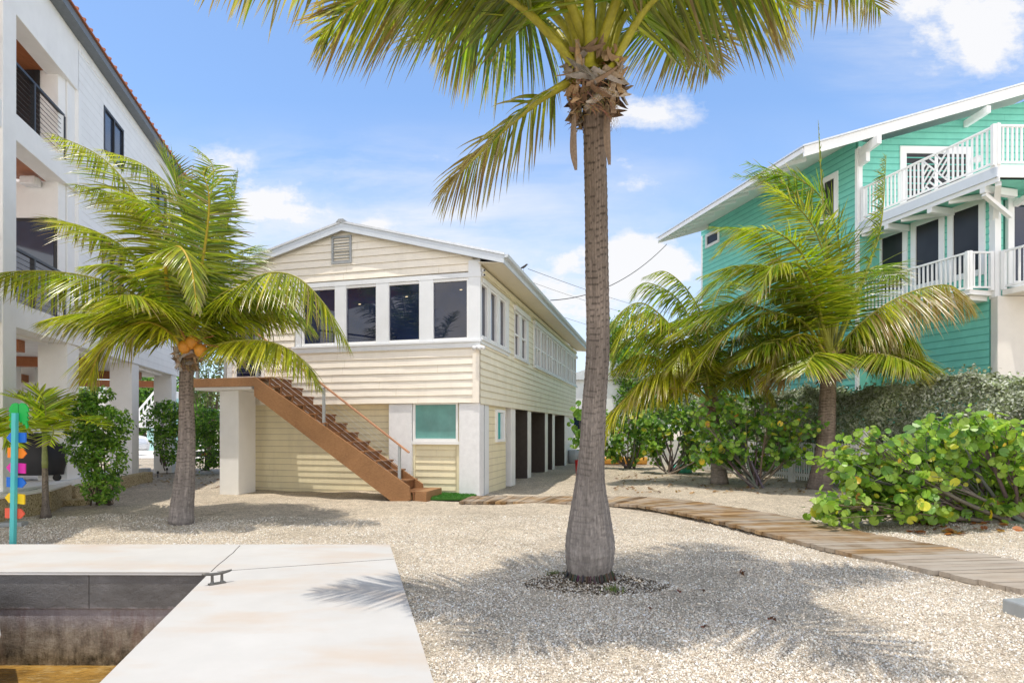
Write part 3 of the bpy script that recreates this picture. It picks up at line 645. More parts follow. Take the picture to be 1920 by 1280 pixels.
# ================================================================ YELLOW HOUSE
C0 = np.array([-.726, 13.0]); d1 = np.array([.2496, .9683]); d2 = np.array([-.9683, .2496])
FF = Fr(C0, d2, -d1); FS = Fr(C0, d1, -d2)
HW = 6.64; HL = 14.8; ZB = 2.09; SL = .264; UP = HW/2; ZE = 5.36   # wall top at eave line
yh = thing('beach_house', (*C0, 0), 'two storey cream clapboard house raised on columns with a low pitched metal roof', 'house')
def top(u): return ZE+SL*(UP-abs(u-UP))+.02
zb = FF.Z(881, 511.5); wt = 4.97; sill = FF.Z(885, 638.5)
wl, wr = FF.U(560), .27
def spansF(z):
    a, b = (.155, HW-.12)
    if sill-.02 < z < zb+.02: return [(wl+.1, b)] if wl+.1 < b else []
    return [(a, b)]
siding(FF, ZB, ZE+SL*UP-.02, .172, spansF, .022, .005, .35, 0, gap=.003, lim=lambda z: (max(0, (z-ZE)/SL), min(HW, HW-(z-ZE)/SL))).build('front_siding', ['cream', 'shadow_joint_cream'], yh)
mb = MB(); mb.add([FF.pt(0, -.06, ZB), FF.pt(HW, -.06, ZB), FF.pt(HW, -.06, ZE), FF.pt(UP, -.06, ZE+SL*UP), FF.pt(0, -.06, ZE)], [(0, 1, 2, 3, 4)])
mb.box(HW-.12, HW, -HL, .0, ZB, ZE, FF); mb.box(0.02, HW-.13, -HL, -.1, ZB, ZB+.12, FF)
mb.add([FF.pt(0.1, -HL, ZB), FF.pt(HW, -HL, ZB), FF.pt(HW, -HL, ZE), FF.pt(UP, -HL, ZE+SL*UP), FF.pt(0.1, -HL, ZE)], [(0, 4, 3, 2, 1)])
mb.build('wall', 'cream', yh)
mb = MB(); mb.add([FS.pt(0, -.06, ZB), FS.pt(HL, -.06, ZB), FS.pt(HL, -.06, 5.2), FS.pt(0, -.06, 5.2)], [(0, 1, 2, 3)]); mb.build('wall', 'cream_side', yh)
sw1 = (FS.U(900), FS.U(952)); sw2 = (FS.U(963), FS.U(989)); sw3 = (FS.U(1000), FS.U(1079.5))
def spansS(z):
    if 3.47 < z < 4.86: return [(sw1[1], sw2[0]), (sw2[1], sw3[0])]
    return [(.04, HL)]
siding(FS, ZB-.02, 5.15, .16, spansS, .016, .0005, 1.2, gap=.018).build('side_siding', ['cream_side', 'shadow_joint_cream'], yh)
mb = MB(); mb.box(-.002, .15, -.02, .035, ZB-.01, sill-.04, FF); mb.build('corner_board', 'cream', yh)
mb = MB(); mb.box(-.035, .24, -.05, .04, sill, 5.25, FF); mb.build('corner_board', 'trim', yh); mb = MB(); mb.box(HW-.2, HW+.02, -.1, .04, ZB, 5.2, FF); mb.build('corner_board', 'trim', yh)
# window band trim
mb = MB(); mb.box(-.05, wl+.12, .0, .05, zb-.105, zb, FF); mb.box(-.06, wl+.14, .0, .085, sill-.035, sill+.01, FF); mb.box(-.03, wl+.12, .0, .05, sill-.15, sill-.036, FF)
for a, b in ((709, 728), (790, 811), (632, 648)): mb.box(FF.U(a)+.035, FF.U(b)-.035, -.03, .045, sill+.011, zb-.106, FF)
mb.box(FF.U(570)+.06, FF.U(556), -.03, .045, sill+.011, zb-.106, FF)
mb.build('window_trim', 'trim', yh)
g0, g1 = sill+.075, zb-.17
for a, b in ((571, 630), (649, 709), (728, 790), (811, 876)):
    u1, u0 = FF.U(a), FF.U(b); w = MB()
    for (x0, x1, z0, z1) in ((u0-.06, u0, g0-.06, g1+.06), (u1, u1+.06, g0-.06, g1+.06), (u0, u1, g1, g1+.06), (u0, u1, g0-.06, g0)): w.box(x0, x1, -.04, .028, z0, z1, FF)
    wo = w.build('window', 'white', yh, bevel=.004)
    g = MB(); g.box(u0-.004, u1+.004, -.03, -.012, g0-.004, g1+.004, FF); g.build('pane', 'glass', wo)
# ceiling lights seen through the panes, put in as glowing discs on the glass
for px, py in ((674, 570), (762, 556), (864, 543)):
    u, z = FF.U(px), FF.Z(px, py); m = MB(); m.prism([FF.pt(u+.035*math.cos(t*PI/5), -.0095, z+.012*math.sin(t*PI/5)) for t in range(10)], FF.n*-.002); m.build('ceiling_light_glow_disc', 'lamp_glow', yh)
# side windows
def swin(u0, u1, z0, z1, fw=.05, mid=None, gl='glass', fm='white', fr=FS, par=yh, dep=.03):
    w = MB()
    for q in ((u0, u0+fw, z0, z1), (u1-fw, u1, z0, z1), (u0+fw, u1-fw, z1-fw, z1), (u0+fw, u1-fw, z0, z0+fw)): w.box(q[0], q[1], -.055, dep, q[2], q[3], fr)
    if mid: w.box(u0+fw, u1-fw, -.05, dep-.004, mid-.025, mid+.025, fr)
    wo = w.build('window', fm, par); g = MB(); g.box(u0+fw-.003, u1-fw+.003, -.05, -.03, z0+fw-.003, z1-fw+.003, fr); g.build('pane', gl, wo); return wo
tm = MB(); zt_, zb_ = 4.84, 3.50
for (a, b) in ((899.8, 912.5), (917.5, 930), (935, 946)): swin(FS.U(a), FS.U(b), zb_+.05, zt_-.06)
tm.box(.16, sw1[1]+.02, 0, .05, zt_-.055, zt_+.05, FS); tm.box(.0, sw1[1]+.04, 0, .08, zb_-.02, zb_+.045, FS); tm.box(0, sw1[1]+.02, 0, .045, zb_-.10, zb_-.022, FS)
for a, b in ((912.7, 917.3), (930.2, 934.8), (946.2, 951.5)): tm.box(FS.U(a), FS.U(b), -.02, .045, zb_+.046, zt_-.056, FS)
for (a, b) in ((963.5, 972.5), (976.5, 985)): swin(FS.U(a), FS.U(b), zb_+.0, zt_-.1, mid=4.1)
for a, b in ((972.7, 976.3), (985.2, 989)): tm.box(FS.U(a), FS.U(b), -.02, .04, zb_+.0, zt_-.1, FS)
tm.box(sw2[0], sw2[1]+.05, 0, .07, zb_-.06, zb_-.004, FS); tm.box(sw2[0]-.05, sw2[1]+.05, 0, .09, zt_-.096, zt_+.03, FS)
n3 = 9; L3 = (sw3[1]-sw3[0])/n3
for i in range(n3):
    u = sw3[0]+i*L3; swin(u+.06, u+L3*.52, zb_, zt_-.06, mid=4.1); swin(u+L3*.52+.02, u+L3-.06, zb_, zt_-.06, mid=4.1)
    tm.box(u-.058, u+.058, -.02, .055, zb_, zt_-.06, FS)
tm.box(sw3[0]-.1, sw3[1]+.06, 0, .09, zt_-.057, zt_+.05, FS); tm.box(sw3[0]-.05, sw3[1]+.06, 0, .08, zb_-.07, zb_-.004, FS)
tm.build('window_trim', 'trim', yh)
# gable vent
v = MB(); a, b = FF.U(657), FF.U(627); z0, z1 = FF.Z(642, 491), FF.Z(642, 447)
for q in ((a-.05, a, z0-.05, z1+.05), (b, b+.05, z0-.05, z1+.05), (a, b, z1, z1+.05), (a, b, z0-.05, z0)): v.box(q[0], q[1], -.02, .05, q[2], q[3], FF)
vo = v.build('gable_vent', 'grey_metal', yh); v = MB()
for i in range(8):
    z = z0+(z1-z0)*(i+.1)/8; v.add([FF.pt(a, .045, z), FF.pt(b, .045, z), FF.pt(b, .0, z+.02), FF.pt(a, .0, z+.02), FF.pt(a, .045, z+.012), FF.pt(b, .045, z+.012), FF.pt(b, .0, z+.032), FF.pt(a, .0, z+.032)], [(0,1,2,3), (7,6,5,4), (0,4,5,1), (0,3,7,4), (1,5,6,2)])
v.build('louvre', 'grey_metal', vo); v = MB(); v.box(a-.003, b+.003, -.02, -.01, z0, z1, FF); v.build('vent_backing', 'dark', vo)
# roof
oh = .61; fo = .17; ZT = 5.27
def rp(u, n): return FF.pt(u, n, ZT+SL*(UP+oh-abs(u-UP)))
r_ = MB(); th = np.array([0, 0, .03]); nb_ = 34
def ribbed(u0, u1):
    pts = [rp(u0, fo+.02), rp(u1, fo+.02), rp(u1, -HL-.3), rp(u0, -HL-.3)]
    r_.prism([p-(0, 0, .0) for p in pts], th)
    for i in range(nb_+1):
        n = fo+.0-(HL+.3+fo)*i/nb_; r_.bar(rp(u0, n)+(0, 0, .04), rp(u1, n)+(0, 0, .04), .03, .025)
ribbed(-oh-.02, UP-.001); ribbed(UP+.001, HW+oh+.02)
r_.build('roof', 'roof_metal', yh)
rc = MB(); rc.prism([rp(UP, fo+.03)+FF.u*q+np.array([0, 0, z]) for q, z in ((-.13, .02), (-.06, .085), (.06, .085), (.13, .02))], FF.n*-(HL+.4)); rc.build('ridge_cap', 'grey_metal', yh)
fa = MB()
for u0, u1 in ((-oh, UP), (HW+oh, UP)):
    pts = [rp(u0, fo-.03)-(0, 0, .175), rp(u1, fo-.03)-(0, 0, .175), rp(u1, fo-.03)-(0, 0, .003), rp(u0, fo-.03)-(0, 0, .003)]; fa.prism(pts, FF.n*.03)
fa.prism([rp(-oh, fo-.031)+q for q in (np.array([0,0,-.175]), np.array([0,0,-.003]), FF.u*.03+(0,0,-.003), FF.u*.03+(0,0,-.175))], FF.n*-(HL+.3+fo))
fa.prism([rp(HW+oh, fo-.031)+q for q in (np.array([0,0,-.175]), np.array([0,0,-.003]), FF.u*-.03+(0,0,-.003), FF.u*-.03+(0,0,-.175))], FF.n*-(HL+.3+fo))
fa.build('fascia', 'fascia', yh)
gt = MB(); q = rp(-oh, fo); gt.prism([q+FF.u*a+np.array([0, 0, b]) for a, b in ((-.002, -.06), (-.085, -.05), (-.10, .012), (-.002, .012))], FF.n*-(HL+.3+fo)); gt.build('gutter', 'fascia', yh)
so = MB(); zs = ZT-.15
so.prism([FF.pt(-.015, fo-.035, zs+.05), FF.pt(-oh+.032, fo-.035, zs), FF.pt(-oh+.032, -HL-.2, zs), FF.pt(-.015, -HL-.2, zs+.05)], (0, 0, -.012))
so.prism([FF.pt(HW+.015, fo-.035, zs), FF.pt(HW+.015, -HL-.2, zs), FF.pt(HW+oh-.032, -HL-.2, zs), FF.pt(HW+oh-.032, fo-.035, zs)], (0, 0, -.012))
so.box(-.016, HW, .04, fo-.036, 5.155, 5.16, FF) if False else None
so.build('soffit', 'soffit', yh)
mb = MB(); mb.box(-.06, -.016, -HL, -.05, 4.98, 5.10, FF); mb.build('frieze_board', 'cream_side', yh)
# chimney vent pipe with bird
vp = P(994, 500, 18.6); mb = MB(); vb = np.array([vp[0]-.35, vp[1], 5.42]); mb.tube([vb, vb+(0, 0, .62)], .07, 10); mb.tube([vb+(0, 0, .62), vb+(0, 0, .72)], .10, 10); mb.build('vent_pipe', 'grey_metal', yh, True)
# lower storey
cu = lambda px: FF.U(px)
mb = MB(); mb.box(-.002-.0, cu(860), -.36, -.01, -.05, ZB-.01, FF); mb.build('column', 'rough_white', yh, bevel=.015)
mb = MB(); mb.box(cu(771), cu(728), -.36, -.02, -.05, ZB-.01, FF); mb.build('column', 'rough_white', yh, bevel=.012)
siding(FF, -.05, FF.Z(815, 836), .155, lambda z: [(cu(851), cu(775))], .022, .001, .3, -.14).build('panel_siding', ['cream_low', 'shadow_joint_cream'], yh)
mb = MB(); mb.box(cu(860)-.0, cu(853), -.3, -.10, -.05, ZB-.012, FF); mb.box(cu(775), cu(771)+.003, -.3, -.10, -.05, ZB-.012, FF); mb.box(cu(853), cu(775), -.3, -.145, -.05, ZB-.012, FF); mb.build('wall', 'cream_low', yh)
u0, u1, z0, z1 = cu(853), cu(776), FF.Z(815, 822), FF.Z(815, 758)
w = MB()
for q in ((u0-.05, u0, z0-.06, z1+.03), (u1, u1+.05, z0-.06, z1+.03), (u0, u1, z1, z1+.03), (u0-.0, u1, z0-.06, z0)): w.box(q[0], q[1], -.14, -.06, q[2], q[3], FF)
w.box(u0-.1, u1+.12, -.14, -.045, z0-.13, z0-.062, FF)
wo = w.build('window', 'white', yh); g = MB(); g.box(u0-.003, u1+.003, -.14, -.11, z0-.003, z1+.003, FF); g.build('pane', 'teal_window', wo)
siding(FF, -.1, ZB-.0, .148, lambda z: [(cu(726), HW-.1)], .016, .0006, .6, -.24, gap=.018).build('recessed_siding', ['cream_low', 'shadow_joint_cream'], yh)
mb = MB(); mb.box(cu(728), HW-.05, -.4, -.245, -.1, ZB, FF); mb.box(cu(728)+.002, cu(728)+.09, -.24, -.20, -.05, ZB, FF); mb.box(cu(462), cu(457), -.24, -.20, -.05, ZB, FF); mb.build('wall', 'cream_low', yh)
mb = MB(); mb.box(0, HW, -.4, 0, ZB-.004, ZB+.0, FF); mb.build('underside', 'cream', yh)
# right side, lower storey
cs = lambda px: FS.U(px)
mb = MB(); mb.box(cs(908), cs(909.6), -.25, -.02, -.05, ZB-.02, FS); mb.build('door_gap', 'grey_trim', yh)
mb = MB(); mb.box(cs(909.6), cs(917.5), -.25, -.01, -.05, ZB-.025, FS); mb.build('door_jamb', 'trim', yh)
siding(FS, -.02, ZB-.02, .165, lambda z: [(cs(918), cs(931)), (cs(946.5), cs(951))] if 1.25 < z < 1.95 else [(cs(918), cs(951))], .014, .0006, .6, -.05, gap=.018).build('side_panel_siding', ['cream_low', 'shadow_joint_cream'], yh)
mb = MB(); mb.box(cs(917.6), cs(951), -.3, -.055, -.05, ZB-.02, FS); mb.build('wall', 'cream_low', yh)
swo = swin(cs(931), cs(946.3), 1.18, 1.98, .07, None, 'turquoise', 'white', FS, yh, .02)
mb = MB(); mb.box(cs(940), cs(945), -.028, -.0, 1.25, 1.9, FS); mb.build('shutter', 'trim', swo)
for a, b in ((951, 967.5), (991, 997), (1023, 1028), (1037, 1041), (1059, 1063)):
    mb = MB(); w = min(.45, cs(b)-cs(a)); mb.box(cs(b)-w, cs(b), -.42, -.015, -.05, ZB-.02, FS); mb.build('column', 'stucco', yh, bevel=.01)
    if a > 960: mb = MB(); mb.box(cs(b)-w-.09, cs(b)-w-.004, -3.2, -.03, -.05, ZB-.022, FS); mb.build('cross_wall', 'shaded_inside', yh)
mb = MB(); mb.box(cs(951.5), cs(1063), -3.4, -3.25, -.05, ZB, FS); mb.build('back_wall', 'shaded_inside', yh)
mb = MB(); mb.box(cs(1063), HL, -.35, -.08, -.05, ZB-.02, FS); mb.build('wall', 'stucco', yh)
# security camera, floodlight (fixed to the house)
mb = MB(); c = FS.pt(.06, .05, 5.02)
for dz in (0, -.10): mb.tube([c+(0, 0, dz), c+FS.n*.05+np.array([0, -.06, dz-.01])], .032, 10)
mb.bar(c+(0, 0, .07), c-(0, 0, .12), .03, .03); o = mb.build('camera_body', 'plastic_white', yh, True)
mb = MB()
for dz in (0, -.10): mb.tube([c+FS.n*.05+np.array([0, -.06, dz-.01]), c+FS.n*.052+np.array([0, -.065, dz-.01])], .022, 10)
mb.build('camera_lens', 'dark', o)
mb = MB(); c = FF.pt(.0, .06, sill-.17); 
for dx in (-.10, .02, .12): mb.tube([c+np.array([dx*.5, 0, 0]), c+np.array([dx, -.10, -.02])], [.03, .05], 12)
mb.bar(c+(-.06, 0, .03), c+(.1, 0, .03), .05, .05); mb.build('flood_light', 'plastic_white', yh, True)
# landing door on the upper storey behind the palm
w = MB(); a, b = cu(497), cu(440); w.box(a, b, 0, .03, 2.68, 4.75, FF); w.build('door', 'white', yh)
g = MB(); g.box(a+.09, b-.09, .03, .036, 2.8, 4.66, FF); g.build('door_glass', 'glass', yh)

# ---------------------------------------------------------------- stairs
ST = Fr(C0-d1*1.10, d2, -d1); sr = thing('wooden_staircase', ST.pt(1.2, 0, 0), 'brown timber staircase with cable railing climbing to a landing on the house front', 'staircase')
uT = ST.U(480); uB = ST.U(770); ZL = 2.66; nst = 13; run = (uT-uB)/nst; rise = ZL/nst
LW = .80
mb = MB()
ptsn = [ST.pt(uT, 0, ZL+.0), ST.pt(uB+.02, 0, .30), ST.pt(uB-.02, 0, .03), ST.pt(uB+.34, 0, -.06), ST.pt(uT, 0, ZL-.42)]
mb.prism(ptsn, ST.n*.055); mb.build('stringer', 'stair_wood', sr, bevel=.006)
mb = MB(); mb.prism([p-ST.n*(LW-.1) for p in ptsn], ST.n*.055); mb.build('stringer', 'stair_wood', sr)
for i in range(nst):
    t = MB(); u = uB+i*run; z = rise*(i+1); n0, n1 = (-LW, -.003)
    ex = .0
    t.box(u-.10, u+run-.0, n0, n1, z-.035, z, ST); t.box(u-.07, u-.04, n0, n1, z-rise+.002, z-.037, ST)
    t.build('step', 'tread_wood', sr, bevel=.004)
t = MB(); t.box(uB-.34, uB-.075, -LW-.1, -.02, -.02, rise*.98, ST); t.build('step', 'stair_wood', sr, bevel=.004)
mb = MB(); uE = ST.U(365); mb.box(uT+.002, uE, -.0, .05, ZL-.20, ZL+.0, ST); mb.box(uT-.05, uT+.0, -LW, .05, ZL-.2, ZL-.0, ST) if False else None
mb.build('landing_beam', 'stair_wood', sr, bevel=.006)
mb = MB(); mb.box(uT+.002, uE, -1.06, -.002, ZL-.055, ZL-.01, ST); mb.build('landing_floor', 'stair_wood', sr)
mb = MB(); mb.box(uT+.12, uE, -1.05, -.004, ZL-.26, ZL-.06, ST); mb.build('landing_slab', 'stucco', sr)
kc = Fr(C0-d1*.62, d2, -d1); mb = MB(); mb.box(kc.U(457)-.0, kc.U(422), -.42, .18, -.05, ZL-.262, kc); mb.build('column', 'stucco', sr, bevel=.012)
def post(u, z0, z1, nm='rail_post'): m = MB(); m.box(u-.028, u+.028, -.045, -.005, z0, z1, ST); return m.build(nm, 'grey_metal', sr)
uP1, uP2 = ST.U(606), ST.U(748)
zz = lambda u: ZL*(u-uB)/(uT-uB)+.02
post(uP1, zz(uP1)-.05, zz(uP1)+.93); post(uP2, zz(uP2)-.05, zz(uP2)+.95)
uP0 = ST.U(489); post(uP0+.12, ZL-.0, ZL+.98); post(ST.U(421), ZL, ZL+.98); post(ST.U(368), ZL, ZL+.98)
mb = MB(); dz = .955; e0 = uP2-.22
mb.bar(ST.pt(uP0+.12, -.025, ZL+dz+.04), ST.pt(e0, -.025, zz(e0)+dz), .06, .035); mb.bar(ST.pt(uP0+.12, -.025, ZL+dz+.04), ST.pt(ST.U(360), -.025, ZL+dz+.04), .06, .035)
mb.build('handrail', 'rail_wood', sr, bevel=.006)
mb = MB()
for i in range(1, 8):
    h = .115*i; mb.tube([ST.pt(uP0+.12, -.025, ZL+h), ST.pt(uP2, -.025, zz(uP2)+h)], .0028, 5); mb.tube([ST.pt(uP0+.12, -.025, ZL+h), ST.pt(ST.U(368), -.025, ZL+h)], .0028, 5)
mb.build('cable', 'cable', sr)
# ================================================================ LEFT WHITE BUILDING
LF = Fr((-8.92, 10.5), dT, (dT[1], -dT[0])); PZ = .42
lb = thing('white_house', (-8.92, 10.5, PZ), 'tall white three storey house on columns with black cable balconies and an orange roof edge', 'house')
uW = LF.U(147); uEnd = LF.U(335)
z1f, z2f = LF.Z(28, 565), LF.Z(28, 212)       # top of the two edge beams
z1b, z2b = LF.Z(28, 613), LF.Z(28, 262)
zro = LF.Z(100, 0)-.12
soff2 = 9.02; hd0 = 8.95
mb = MB(); mb.box(-.42, .0, -.42, .03, -.0+PZ, zro, LF); mb.build('column', 'stucco', lb, bevel=.01)
mb = MB(); mb.box(uW-.42, uW-.05, -.38, -.04, z1f, hd0, LF); mb.build('column', 'stucco', lb, bevel=.01)
# main wall with holes left for the windows
wins = [(LF.U(194), LF.U(231), LF.Z(194, 305-.0)-.0, LF.Z(194, 197)), (LF.U(190), LF.U(231), 4.55, 6.15), (LF.U(282), LF.U(312), 8.0, 9.1), (LF.U(275), LF.U(300), 5.0, 6.1)]
wins[0] = (LF.U(194), LF.U(231), LF.Z(194, 280), LF.Z(194, 197))
def spansL(z):
    a, sp = uW, []
    for (u0, u1, q0, q1) in sorted(wins):
        if q0-.02 < z < q1+.02: sp.append((a, u0)); a = u1
    return sp+[(a, uEnd)]
siding(LF, z1b, zro-.2, .19, spansL, .006, 0, 2.0).build('wall_siding', ['white', 'shadow_joint_white'], lb)
mb = MB(); mb.box(uW, uEnd, -.3, -.05, z1b, zro-.1, LF); mb.box(uW-.06, uW+.08, -.06, .03, z1f, hd0-.0, LF); mb.box(uEnd-.2, uEnd, -9, -.31, z1b, zro-.1, LF); mb.build('wall', 'white', lb)
for (u0, u1, q0, q1) in wins:
    w = MB(); m = u0*.5+u1*.5
    for q in ((u0, u0+.06, q0, q1), (u1-.06, u1, q0, q1), (u0+.06, u1-.06, q1-.06, q1), (u0+.06, u1-.06, q0, q0+.06), (m-.03, m+.03, q0+.06, q1-.06)): w.box(q[0], q[1], -.05, .02, q[2], q[3], LF)
    wo = w.build('window', 'black_metal', lb); g = MB(); g.box(u0+.05, u1-.05, -.045, -.02, q0+.05, q1-.05, LF); g.build('pane', 'glass_blue', wo)
# edge beams and slabs
for nm, za, zb2 in (('floor_beam', z1b, z1f), ('floor_beam', z2b, z2f)):
    mb = MB(); mb.box(-4.5, uW+.02, -.36, .012, za, zb2, LF); mb.build(nm, 'stucco', lb, bevel=.01)
    mb = MB(); mb.box(-4.5, uW-.3, -6, -.365, zb2-.25, zb2-.03, LF); mb.build('balcony_floor', 'stucco', lb)
mb = MB(); mb.box(-4.5, uW-.02, -.36, .012, hd0, zro-.0, LF); mb.box(uW-.019, uEnd, -.04, .02, zro-.2, zro, LF); mb.build('header_beam', 'stucco', lb, bevel=.01)
# frontal back walls of the loggias
KY = 11.95; BW = Fr((LF.pt(uW-.4, 0, 0)[0]-.05, KY+.35), (-1, 0), (0, -1))
mb = MB(); mb.box(0, 6, -.2, 0, z2f-.02, soff2+.3, BW); mb.box(0, 6, -.2, 0, z1f-.02, z2b, BW); mb.build('loggia_wall', 'stucco', lb)
w = MB(); du = BW.U(75); w.box(du, du+1.3, 0, .03, z2f, z2f+2.25-.3, BW); wo = w.build('door', 'black_metal', lb); g = MB(); g.box(du+.08, du+1.22, .03, .036, z2f+.1, z2f+1.85, BW); g.build('door_glass', 'screen', wo)
w = MB(); du = BW.U(107); w.box(du, du+2.4, 0, .03, z1f, LF.Z(28, 379)+.35, BW); wo = w.build('sliding_door', 'black_metal', lb); g = MB(); g.box(du+.05, du+2.3, .03, .036, z1f+.1, LF.Z(28, 379)+.28, BW); g.build('door_glass', 'glass_blue', wo)
mb = MB(); mb.box(-4.5, uW-.25, -6, -.366, soff2, soff2+.08, LF); mb.box(-4.5, uW-.25, -6, -.366, z2f-.36, z2f-.26, LF); mb.build('wooden_soffit', 'soffit_wood', lb)
mb = MB(); c = BW.pt(BW.U(66)+0, .12, BW.Z(66, 345)); mb.box(c[0]-.16, c[0]+.16, c[1]-.1, c[1]+.1, c[2]-.09, c[2]+.09); mb.build('wall_speaker', 'plastic_white', lb, bevel=.03)
def railing(za, u0, u1, posts):
    rl = MB(); rl.box(u0, u1, -.13, -.07, za+.98, za+1.03, LF)
    o = rl.build('railing', 'black_metal', lb)
    pm = MB()
    for u in posts: pm.box(u-.025, u+.025, -.14, -.06, za-.0, za+.98, LF)
    pm.build('rail_post', 'black_metal', o); rm = MB()
    for i in range(9): rm.tube([LF.pt(u0, -.1, za+.09+i*.098), LF.pt(u1, -.1, za+.09+i*.098)], .006, 5)
    rm.build('rail_bar', 'black_metal', o)
railing(z2f, -4, uW-.44, [-1, LF.U(73), uW-.47]); railing(z1f, -4, uW-.44, [-1, LF.U(73), uW-.47])
# roof edge
rf = MB(); o1 = .25
rf.prism([LF.pt(-5, q, z) for q, z in ((-.2, zro), (o1, zro), (o1+.0, zro+.17), (-.2, zro+.22))], np.append(dT, 0)*(uEnd+5.3)); rf.build('fascia', 'grey_trim', lb)
rf = MB(); rf.prism([LF.pt(-5, q, z) for q, z in ((o1+.05, zro+.172), (o1+.05, zro+.20), (-5, zro+1.6), (-5, zro+1.56))], np.append(dT, 0)*(uEnd+5.5))
for i in range(46):
    u = -4.8+i*(uEnd+5.2)/45; rf.bar(LF.pt(u, o1+.06, zro+.225), LF.pt(u, -5, zro+1.63), .05, .05)
rf.build('roof', 'roof_orange', lb)
# ground level columns, ceiling, beams, inner things
for a, b, n0 in ((104, 150, 0), (228, 262, 0), (318, 332, 0)):
    u1 = LF.U(b); mb = MB(); mb.box(u1-.55, u1+.0, -.56, -.02, PZ-.4, z1b, LF); mb.build('column', 'stucco', lb, bevel=.01)
for px, dn in ((55, -3.2), (120, -3.4), (215, -3.4), (200, -5.6), (10, -3.3)):
    u = LF.U(px, dn); mb = MB(); mb.box(u-.25, u+.25, dn-.25, dn+.25, PZ-.2, z1b-.05, LF); mb.build('column', 'stucco', lb)
mb = MB(); mb.box(-4.5, uEnd, -9, -.37, z1b-.04, z1b+.05, LF); mb.build('ceiling', 'stucco', lb)
mb = MB()
for u in (1.35, 4.6, 8.2, 12): mb.box(u, u+.25, -8, -.57, z1b-.28, z1b-.045, LF)
mb.box(-4, uEnd, -3.35, -3.1, z1b-.5, z1b-.29, LF); mb.build('wood_beam', 'soffit_wood', lb)
# patio
pp = [LF.pt(-2.2, .1, 0), LF.pt(LF.U(228), .1, 0), LF.pt(LF.U(228), -9, 0), LF.pt(-2.2, -9, 0)]
setp(MB().prism([(p[0], p[1], -.1) for p in pp], (0, 0, PZ+.1)).build('patio', 'stucco'), 'raised pale patio slab below the white house', 'patio', kind='structure')
A0, A1, A2 = np.array([-8.30, 8.2, 0]), np.array([-8.47, 10.76, 0]), G(135, 939)
cw = thing('coral_wall', tuple(A1), 'low rough coral stone retaining wall at the patio edge behind the arrow signpost', 'wall')
S1 = Fr(A0[:2], (A1-A0)[:2]); S2 = Fr(A1[:2], (A2-A1)[:2]); L1 = np.linalg.norm(A1-A0); L2 = np.linalg.norm(A2-A1)
mb = MB(); mb.box(0, L1-.004, -.22, 0, -.1, .35, S1); mb.build('stone', 'coral_stone', cw, bevel=.02); mb = MB(); mb.box(0, L2, -.22, 0, -.1, .35, S2); mb.build('stone', 'coral_stone', cw, bevel=.02)
mb = MB(); mb.box(0, L1-.004, -.25, .012, .352, .395, S1); mb.build('coping', 'stucco_warm', cw, bevel=.01); mb = MB(); mb.box(0, L2+.01, -.25, .012, .352, .393, S2); mb.build('coping', 'stucco_warm', cw, bevel=.01)
mb = MB(); mb.prism([S1.pt(0, -.24, .0), S1.pt(L1, -.24, .0), S2.pt(L2, -.24, 0), LF.pt(LF.U(112), .105, .0), LF.pt(-2, .105, 0)][::-1], (0, 0, .375)); setp(mb.build('lawn', 'turf'), 'strip of green turf on top of the coral wall', 'grass', kind='structure')
mb = MB(); e0, e1 = np.array([*A2[:2], 0])+(-.1, .05, 0), LF.pt(LF.U(255), .3, 0); mb.bar(e0+(0, 0, .12), e1+(0, 0, .12), .25, .36)
setp(mb.build('patio_kerb', 'coral_stone', bevel=.02), 'yellowish stone kerb along the patio behind the tall green bush', 'kerb')
# things under the white house
gc = thing('covered_grill', P(70, 880, 12.4)*(1, 1, 0)+(0, 0, PZ), 'black covered grill standing on the patio behind the small palm', 'grill')
mb = MB(); c = WLOC[gc.name]; rings = [(.52, .3, .12), (.58, .33, .4), (.50, .3, .72), (.34, .26, .84), (.27, .19, .96), (.1, .06, 1.0)]; vs = []; k = 14
for a_, b_, z in rings:
    for j in range(k):
        t = 2*PI*j/k; w = 1+.05*math.sin(j*3+z*5); vs.append(c+(a_*math.copysign(abs(math.cos(t))**.6, math.cos(t))*w, b_*math.copysign(abs(math.sin(t))**.6, math.sin(t))*w, z))
mb.add(vs, [(i*k+j, i*k+(j+1) % k, (i+1)*k+(j+1) % k, (i+1)*k+j) for i in range(5) for j in range(k)]+[tuple(range(5*k, 6*k))]); mb.build('cover', 'black_cover', gc, True)
for dx in (-.6, .55): mb = MB(); mb.tube([c+(dx, -.2, .07), c+(dx, -.14, .07)], .07, 14); mb.build('wheel', 'tire', gc)
# far scene below: car, neighbouring stair, trailer
def wheel(mb, c, r, w, ax): mb.tube([c-ax*w/2, c-ax*w/2*.99, c+ax*w/2], [r*.8, r, r], 20)
car = thing('parked_car', P(250, 850, 33)*(1, 1, 0), 'white car parked on the far road behind the columns of the white house', 'car'); c = WLOC[car.name]
prof = [(-2.2,.35),(-2.25,.75),(-2.05,1.0),(-1.5,1.08),(-.95,1.48),(.7,1.5),(1.35,1.12),(2.05,.98),(2.25,.7),(2.2,.35)]
mb = MB(); mb.prism([c+(-1.9+x, -.85, z) for x, z in prof], (0, 1.7, 0)); mb.build('body', 'carpaint', car, bevel=.08)
mb = MB(); mb.prism([c+(-1.9+x, -.86, z) for x, z in ((-1.3,1.1),(-.88,1.4),(.62,1.42),(1.15,1.12))], (0, 1.72, 0)); mb.build('window', 'glass', car)
for x in (-1.35, 1.4):
    mb = MB(); wheel(mb, c+(-1.9+x, -.8, .33), .33, .2, np.array([0, 1., 0])); wo = mb.build('wheel', 'tire', car); mb = MB(); mb.tube([c+(-1.9+x, -.905, .33), c+(-1.9+x, -.88, .33)], .2, 12); mb.build('rim', 'metal', wo)
